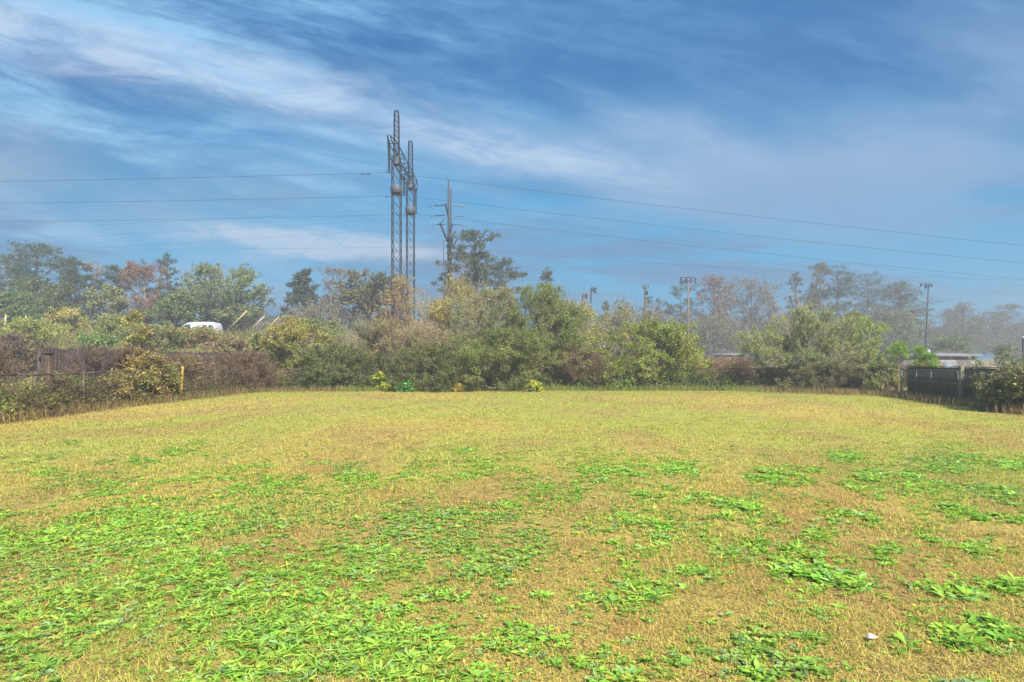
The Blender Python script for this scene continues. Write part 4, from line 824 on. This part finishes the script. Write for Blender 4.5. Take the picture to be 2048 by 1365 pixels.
# twin wood poles
def woodpole(label, px, ptop, Y, arms, struts):
    X = (px-CX)/F*Y; z = h1(X, Y); h = EYE+(HZ-ptop)/F*Y-z; root = empty('utility_pole', (X, Y, z), label, 'utility pole', 'twin wood poles right of the lattice tower')
    m = MB(); m.tube((0, 0, -.3), (0, 0, h*.5), .19, .15, k=12); m.tube((0, 0, h*.5), (0, 0, h), .15, .105, k=12); m.build('pole', POLEW, root, True)
    for s, py, ln, dz in arms:
        zz = EYE+(HZ-py)/F*Y-z; m = MB(); a = (s*.5, 0, zz); b = (s*(.5+ln), 0, zz+dz); m.tube((s*.18, 0, zz), a, .02, k=5); m.tube(a, b, .05, k=6)
        for i in range(9): p_ = lerp(a, b, (i+.5)/9); m.tube((p_[0]-.02, 0, p_[2]), (p_[0]+.02, 0, p_[2]), .10, k=8)
        m.tube(b, (b[0]+s*.5, 0, b[2]+dz*.2), .018, k=5); m.tube((b[0]+s*.5, 0, b[2]), (b[0]+s*.55, 0, b[2]-.3), .03, k=5); m.build('insulator', PORC if s < 0 else POLER, root)
    for (x0, y0, x1, y1, r) in struts:
        a = ((x0-px)/F*Y, 0, EYE+(HZ-y0)/F*Y-z); b = ((x1-px)/F*Y, 0, EYE+(HZ-y1)/F*Y-z); MB().tube(a, b, r, k=6).build('bracket', STEEL, root)
    m = MB(); zz = EYE+(HZ-479)/F*Y-z; m.box((0, 0, zz), (.62, .62, .5)); m.box((0, 0, zz-.9), (.56, .56, .22)); m.build('band', STEEL, root, bevel=.03)
woodpole('nearer and taller of the twin wood poles, with insulators to the left', 897, 360, 80, [(-1, 411, 1.35, -.08), (-1, 431, 1.2, -.06), (-1, 449, 1.0, -.05)], [(880, 447, 893, 478, .13), (891, 408, 896, 430, .13), (890, 440, 880, 447, .04), (887, 480, 887, 530, .03), (895, 470, 907, 448, .09)])
woodpole('farther and slightly shorter of the twin wood poles, with insulators to the right', 901.5, 378, 83, [(1, 412, 1.3, -.10), (1, 432, 1.2, -.10), (1, 449, 1.1, -.10)], [(911, 463, 903, 479, .09), (915, 477, 906, 494, .09), (900, 478, 908, 497, .12)])
for i, (pl, yl, y0l, y0r, yr) in enumerate(((862, 458, 413, 415, 572), (868, 480, 433, 435, 590), (872, 506, 451, 452, 618))):
    Y = 80; X0 = (pl-CX)/F*Y; XL = -CX/F*Y; z0 = EYE+(HZ-y0l)/F*Y; zl = EYE+(HZ-yl)/F*Y; d = X0-XL
    m = ['upper', 'middle', 'lower'][i]
    wire('faint %s power line running left from the twin wood poles' % m, X0, Y, z0, (((zl-z0)/d-.0003*d, .0003, 120), (0, 0, .05)), r=.0075)
    Y = 83; X0 = (920-CX)/F*Y; XR = CX/F*Y; z0 = EYE+(HZ-y0r)/F*Y; zr = EYE+(HZ-yr)/F*Y; d = XR-X0
    wire('faint %s power line running right from the twin wood poles' % m, X0, Y, z0, ((0, 0, .05), ((zr-z0)/d-.0003*d, .0003, 120)), r=.0075)
wire('lowest faint line crossing the poles above the treetops', -9, 86, EYE+(HZ-494)/F*86, ((-.012, .00005, 120), (-.09, .0004, 120)), r=.009)

# sports field floodlight poles
def flood(label, px, ptop, Y, lamps, tilt=0., mat=POLER, r=.13, box=.35):
    X = (px-CX)/F*Y; z = h1(X, Y); h = EYE+(HZ-ptop)/F*Y-z; root = empty('floodlight_pole', (X-h*math.tan(tilt), Y, z), label, 'floodlight', 'floodlight poles beyond the hedge'); root.rotation_euler = (0, tilt, 0)
    MB().tube((0, 0, -.2), (0, 0, h), r*1.3, r*.75, k=10).build('pole', mat, root, True)
    rows = sorted(set(l[1] for l in lamps))
    for rz in rows:
        xs = [l[0] for l in lamps if l[1] == rz]+[0]; MB().box(((min(xs)+max(xs))/2, -r-.05, h+rz+.1), (max(xs)-min(xs)+.2, .09, .1)).build('crossarm', STEEL, root)
    for lx, rz in lamps:
        m = MB(); m.tube((lx, -r-.08, h+rz+.08), (lx, -r-.12, h+rz-.05), .04, k=5)
        a = np.array((lx, -r-.1, h+rz-.12)); d = np.array((.15*np.sign(lx), -.8, -.55)); d = d/np.linalg.norm(d)
        m.tube(a-d*.1, a+d*box*.5, box*.22, box*.5, k=10); m.build('lamp', LAMP, root)
flood('wooden floodlight pole with two rows of lamps, in front of the hazy pine', 1377, 557, 105, [(-1.35, 0), (-.45, 0), (.3, 0), (1.05, 0), (-1.3, -.55), (-.4, -.55), (.3, -.55), (1.05, -.55)])
flood('slightly leaning floodlight pole right of the hazy grove', 1857, 570, 95, [(-1.35, 0), (-.6, 0), (.25, 0), (-.62, -.3)], tilt=R(2.6), mat=POLEW)
flood('floodlight pole rising behind the vase shaped shrub', 1592, 560, 110, [(-1.2, 0), (-.5, 0), (.5, 0)], mat=POLEW, r=.15)
flood('taller of the two distant floodlight poles left of the columnar evergreen', 1182, 578, 150, [(.35, 0), (.9, .25), (.8, -.5)], mat=STEEL, box=.8, r=.2)
flood('shorter of the two distant floodlight poles, seen above the hedge', 1165, 590, 160, [(.35, 0), (.9, .2), (.8, -.5)], mat=STEEL, box=.8, r=.2)
flood('tiny distant pole with lamps at the left of the distant floodlights', 1137, 604, 175, [(-.5, 0), (.6, 0)], mat=STEEL, box=.6, r=.18)
X, Y = (1290-CX)/F*92, 92; z = h1(X, Y); h = EYE+(HZ-570)/F*Y-z; root = empty('utility_pole', (X, Y, z), 'single dark utility pole with a short crossarm above the yellow flecked bush', 'utility pole')
MB().tube((0, 0, -.2), (0, 0, h), .20, .15, k=10).build('pole', DARKW, root, True)
MB().box((0, -.2, h-.5), (1.0, .1, .1)).build('crossarm', DARKW, root)
for sx_ in (-.42, .42): MB().lathe((sx_, -.2, h-.45), [(0, .03), (.05, .07), (.2, .08), (.26, .03), (.45, .02)], 8).build('insulator', PORC, root)
MB().tube((.25, -.25, h-1.5), (.25, -.25, h-.9), .15, k=8).build('cutout', PORC, root)
X, Y = (2046-CX)/F*58, 58; root = empty('light_post', (X, Y, h1(X, Y)), 'short dark post with a pale box lamp at the right photo edge', 'lamp post'); h = EYE+(HZ-676)/F*58
MB().tube((0, 0, -.2), (0, 0, h), .09, .07, k=8).build('pole', STEEL, root); MB().box((.05, -.1, h+.05), (.5, .3, .16)).build('lamp', WHITE, root, bevel=.03)
for px, pt, lb in ((12, 630, 'leaning pale post on the bank at the left photo edge'), (52, 632, 'small upright pale post on the bank near the left edge')):
    Y = 66; p = P(px, pt, Y); zz = h1(p[0], Y); m = MB(); m.tube((0, 0, -.2), ((.35 if px == 12 else 0), 0, p[2]-zz), .08, .08, k=8); o = m.build('marker_post', TAN); o.location = (p[0]-(.35 if px == 12 else 0), Y, zz); tag(o, lb, 'post')

# ------------------------------------------------------------------ van
def van():
    Y = 76.0; X = (396-CX)/F*Y; z = EYE+(HZ-645)/F*Y-2.28; root = empty('van', (X, Y, z), 'white cargo van parked on the bank behind the bushes', 'van')
    poly = [(-2.55, .45), (-2.62, .8), (-2.5, 1.08), (-1.75, 1.3), (-1.15, 2.02), (-.75, 2.2), (0, 2.27), (1.9, 2.27), (2.35, 2.2), (2.52, 1.9), (2.62, 1.1), (2.62, .5), (2.5, .38), (-2.4, .38)]
    MB().prism(poly, -.95, .95).build('body', WHITE, root, bevel=.09)
    for s in (-1, 1):
        y = s*.962
        for pl in ([(-1.5, 1.35), (-1.02, 1.95), (-.45, 1.95), (-.45, 1.35)], [(1.05, 1.5), (1.05, 1.88), (1.5, 1.88), (1.5, 1.5)], [(1.75, 1.5), (1.75, 1.88), (2.2, 1.86), (2.28, 1.5)]):
            MB().prism(pl, y-.012, y+.012).build('window', GLASS, root)
        for x in (-1.7, 1.65):
            m = MB(); m.tube((x, s*.74, .36), (x, s*.99, .36), .36, k=20); w_ = m.build('wheel', RUB, root); MB().tube((x, s*.985, .36), (x, s*1.0, .36), .2, k=14).build('rim', GALV, w_)
        MB().box((-2.53, s*.7, .92), (.12, .3, .2)).build('headlight', GALV, root)
        MB().box((2.6, s*.85, 1.3), (.06, .12, .5)).build('tail_light', POLER, root)
        MB().box((-1.35, s*1.05, 1.4), (.12, .16, .24)).build('mirror', RUB, root)
    ws = MB(); ws.add(np.array([[-1.72, -.82, 1.345], [-1.72, .82, 1.345], [-1.17, .78, 2.03], [-1.17, -.78, 2.03], [-1.68, -.82, 1.32], [-1.68, .82, 1.32], [-1.13, .78, 2.0], [-1.13, -.78, 2.0]]), [np.array([[0, 1, 2, 3], [7, 6, 5, 4], [0, 4, 5, 1], [1, 5, 6, 2], [2, 6, 7, 3], [3, 7, 4, 0]])]); ws.build('windscreen', GLASS, root)
van()

# ------------------------------------------------------------------ sheds
def shed(label, px0, px1, ptop, Y, depth, roofm, wallm, th=.28, pipes=(), panels=()):
    X0 = (px0-CX)/F*Y; X1 = (px1-CX)/F*Y; Xc = (X0+X1)/2; z = h1(Xc, Y); top = EYE+(HZ-ptop)/F*Y-z; w = X1-X0
    root = empty('shed', (Xc, Y, z), label, 'shed')
    m = MB(); wh = top-th
    m.box((0, depth/2, wh/2), (w-.7, depth-.6, wh)); m.build('wall', wallm, root)
    MB().add(np.array([[-w/2, 0, wh], [w/2, 0, wh], [w/2, depth, wh+.3], [-w/2, depth, wh+.3], [-w/2, 0, top-.06], [w/2, 0, top-.06], [w/2, depth, top+.2], [-w/2, depth, top+.2]]), [np.array([[0, 3, 2, 1], [4, 5, 6, 7], [0, 1, 5, 4], [1, 2, 6, 5], [2, 3, 7, 6], [3, 0, 4, 7]])]).build('roof', roofm, root)
    for x, hh in pipes: MB().tube((x, .8, top-.1), (x, .8, top+hh), .10, k=10).build('vent_pipe', WHITE, root)
    for x0, x1, z0, z1, mt, nm in panels: MB().box(((x0+x1)/2, .28, (z0+z1)/2), (x1-x0, .05, z1-z0)).build(nm, mt, root)
    return root
shed('low flat roofed shed with two white vent pipes behind the right fence', 1806, 1962, 708, 60, 5, ROOF, WALLM, pipes=((-1.5, .32), (-.75, .42)), panels=((.3, 1.5, .1, 1.5, BLUE, 'door'), (-1.0, -.2, .1, 1.35, BLUE, 'door'), (-3.0, -2.2, .7, 1.3, GLASS, 'window')))
shed('low building with a thin white roof edge seen through the hedge', 1188, 1246, 671, 88, 6, WHITE, WALLM, th=.2, panels=((-.8, .2, .1, 2.0, DARKW, 'door'),))
shed('distant low white roofed building left of the vase shaped shrub', 1428, 1496, 708, 92, 5, ROOF, WALLM, th=.2, panels=((-.5, .4, .1, 1.5, BLUE, 'door'),))

# ------------------------------------------------------------------ haze
m = MB(); x0, x1, y0, y1, z0, z1 = -330, 330, -40, 260, -1.2, 27.2; m.box(((x0+x1)/2, (y0+y1)/2, (z0+z1)/2), (x1-x0, y1-y0, z1-z0))
hz = bpy.data.materials.new('haze_air'); hz.use_nodes = True; t = hz.node_tree; t.nodes.clear()
pv = t.nodes.new('ShaderNodeVolumePrincipled'); pv.inputs['Color'].default_value = (.67, .675, .67, 1); pv.inputs['Density'].default_value = .0033; pv.inputs['Anisotropy'].default_value = .2
o_ = t.nodes.new('ShaderNodeOutputMaterial'); t.links.new(pv.outputs[0], o_.inputs['Volume'])
tag(m.build('haze', hz), 'pale morning haze over the whole scene', 'haze', kind='stuff')
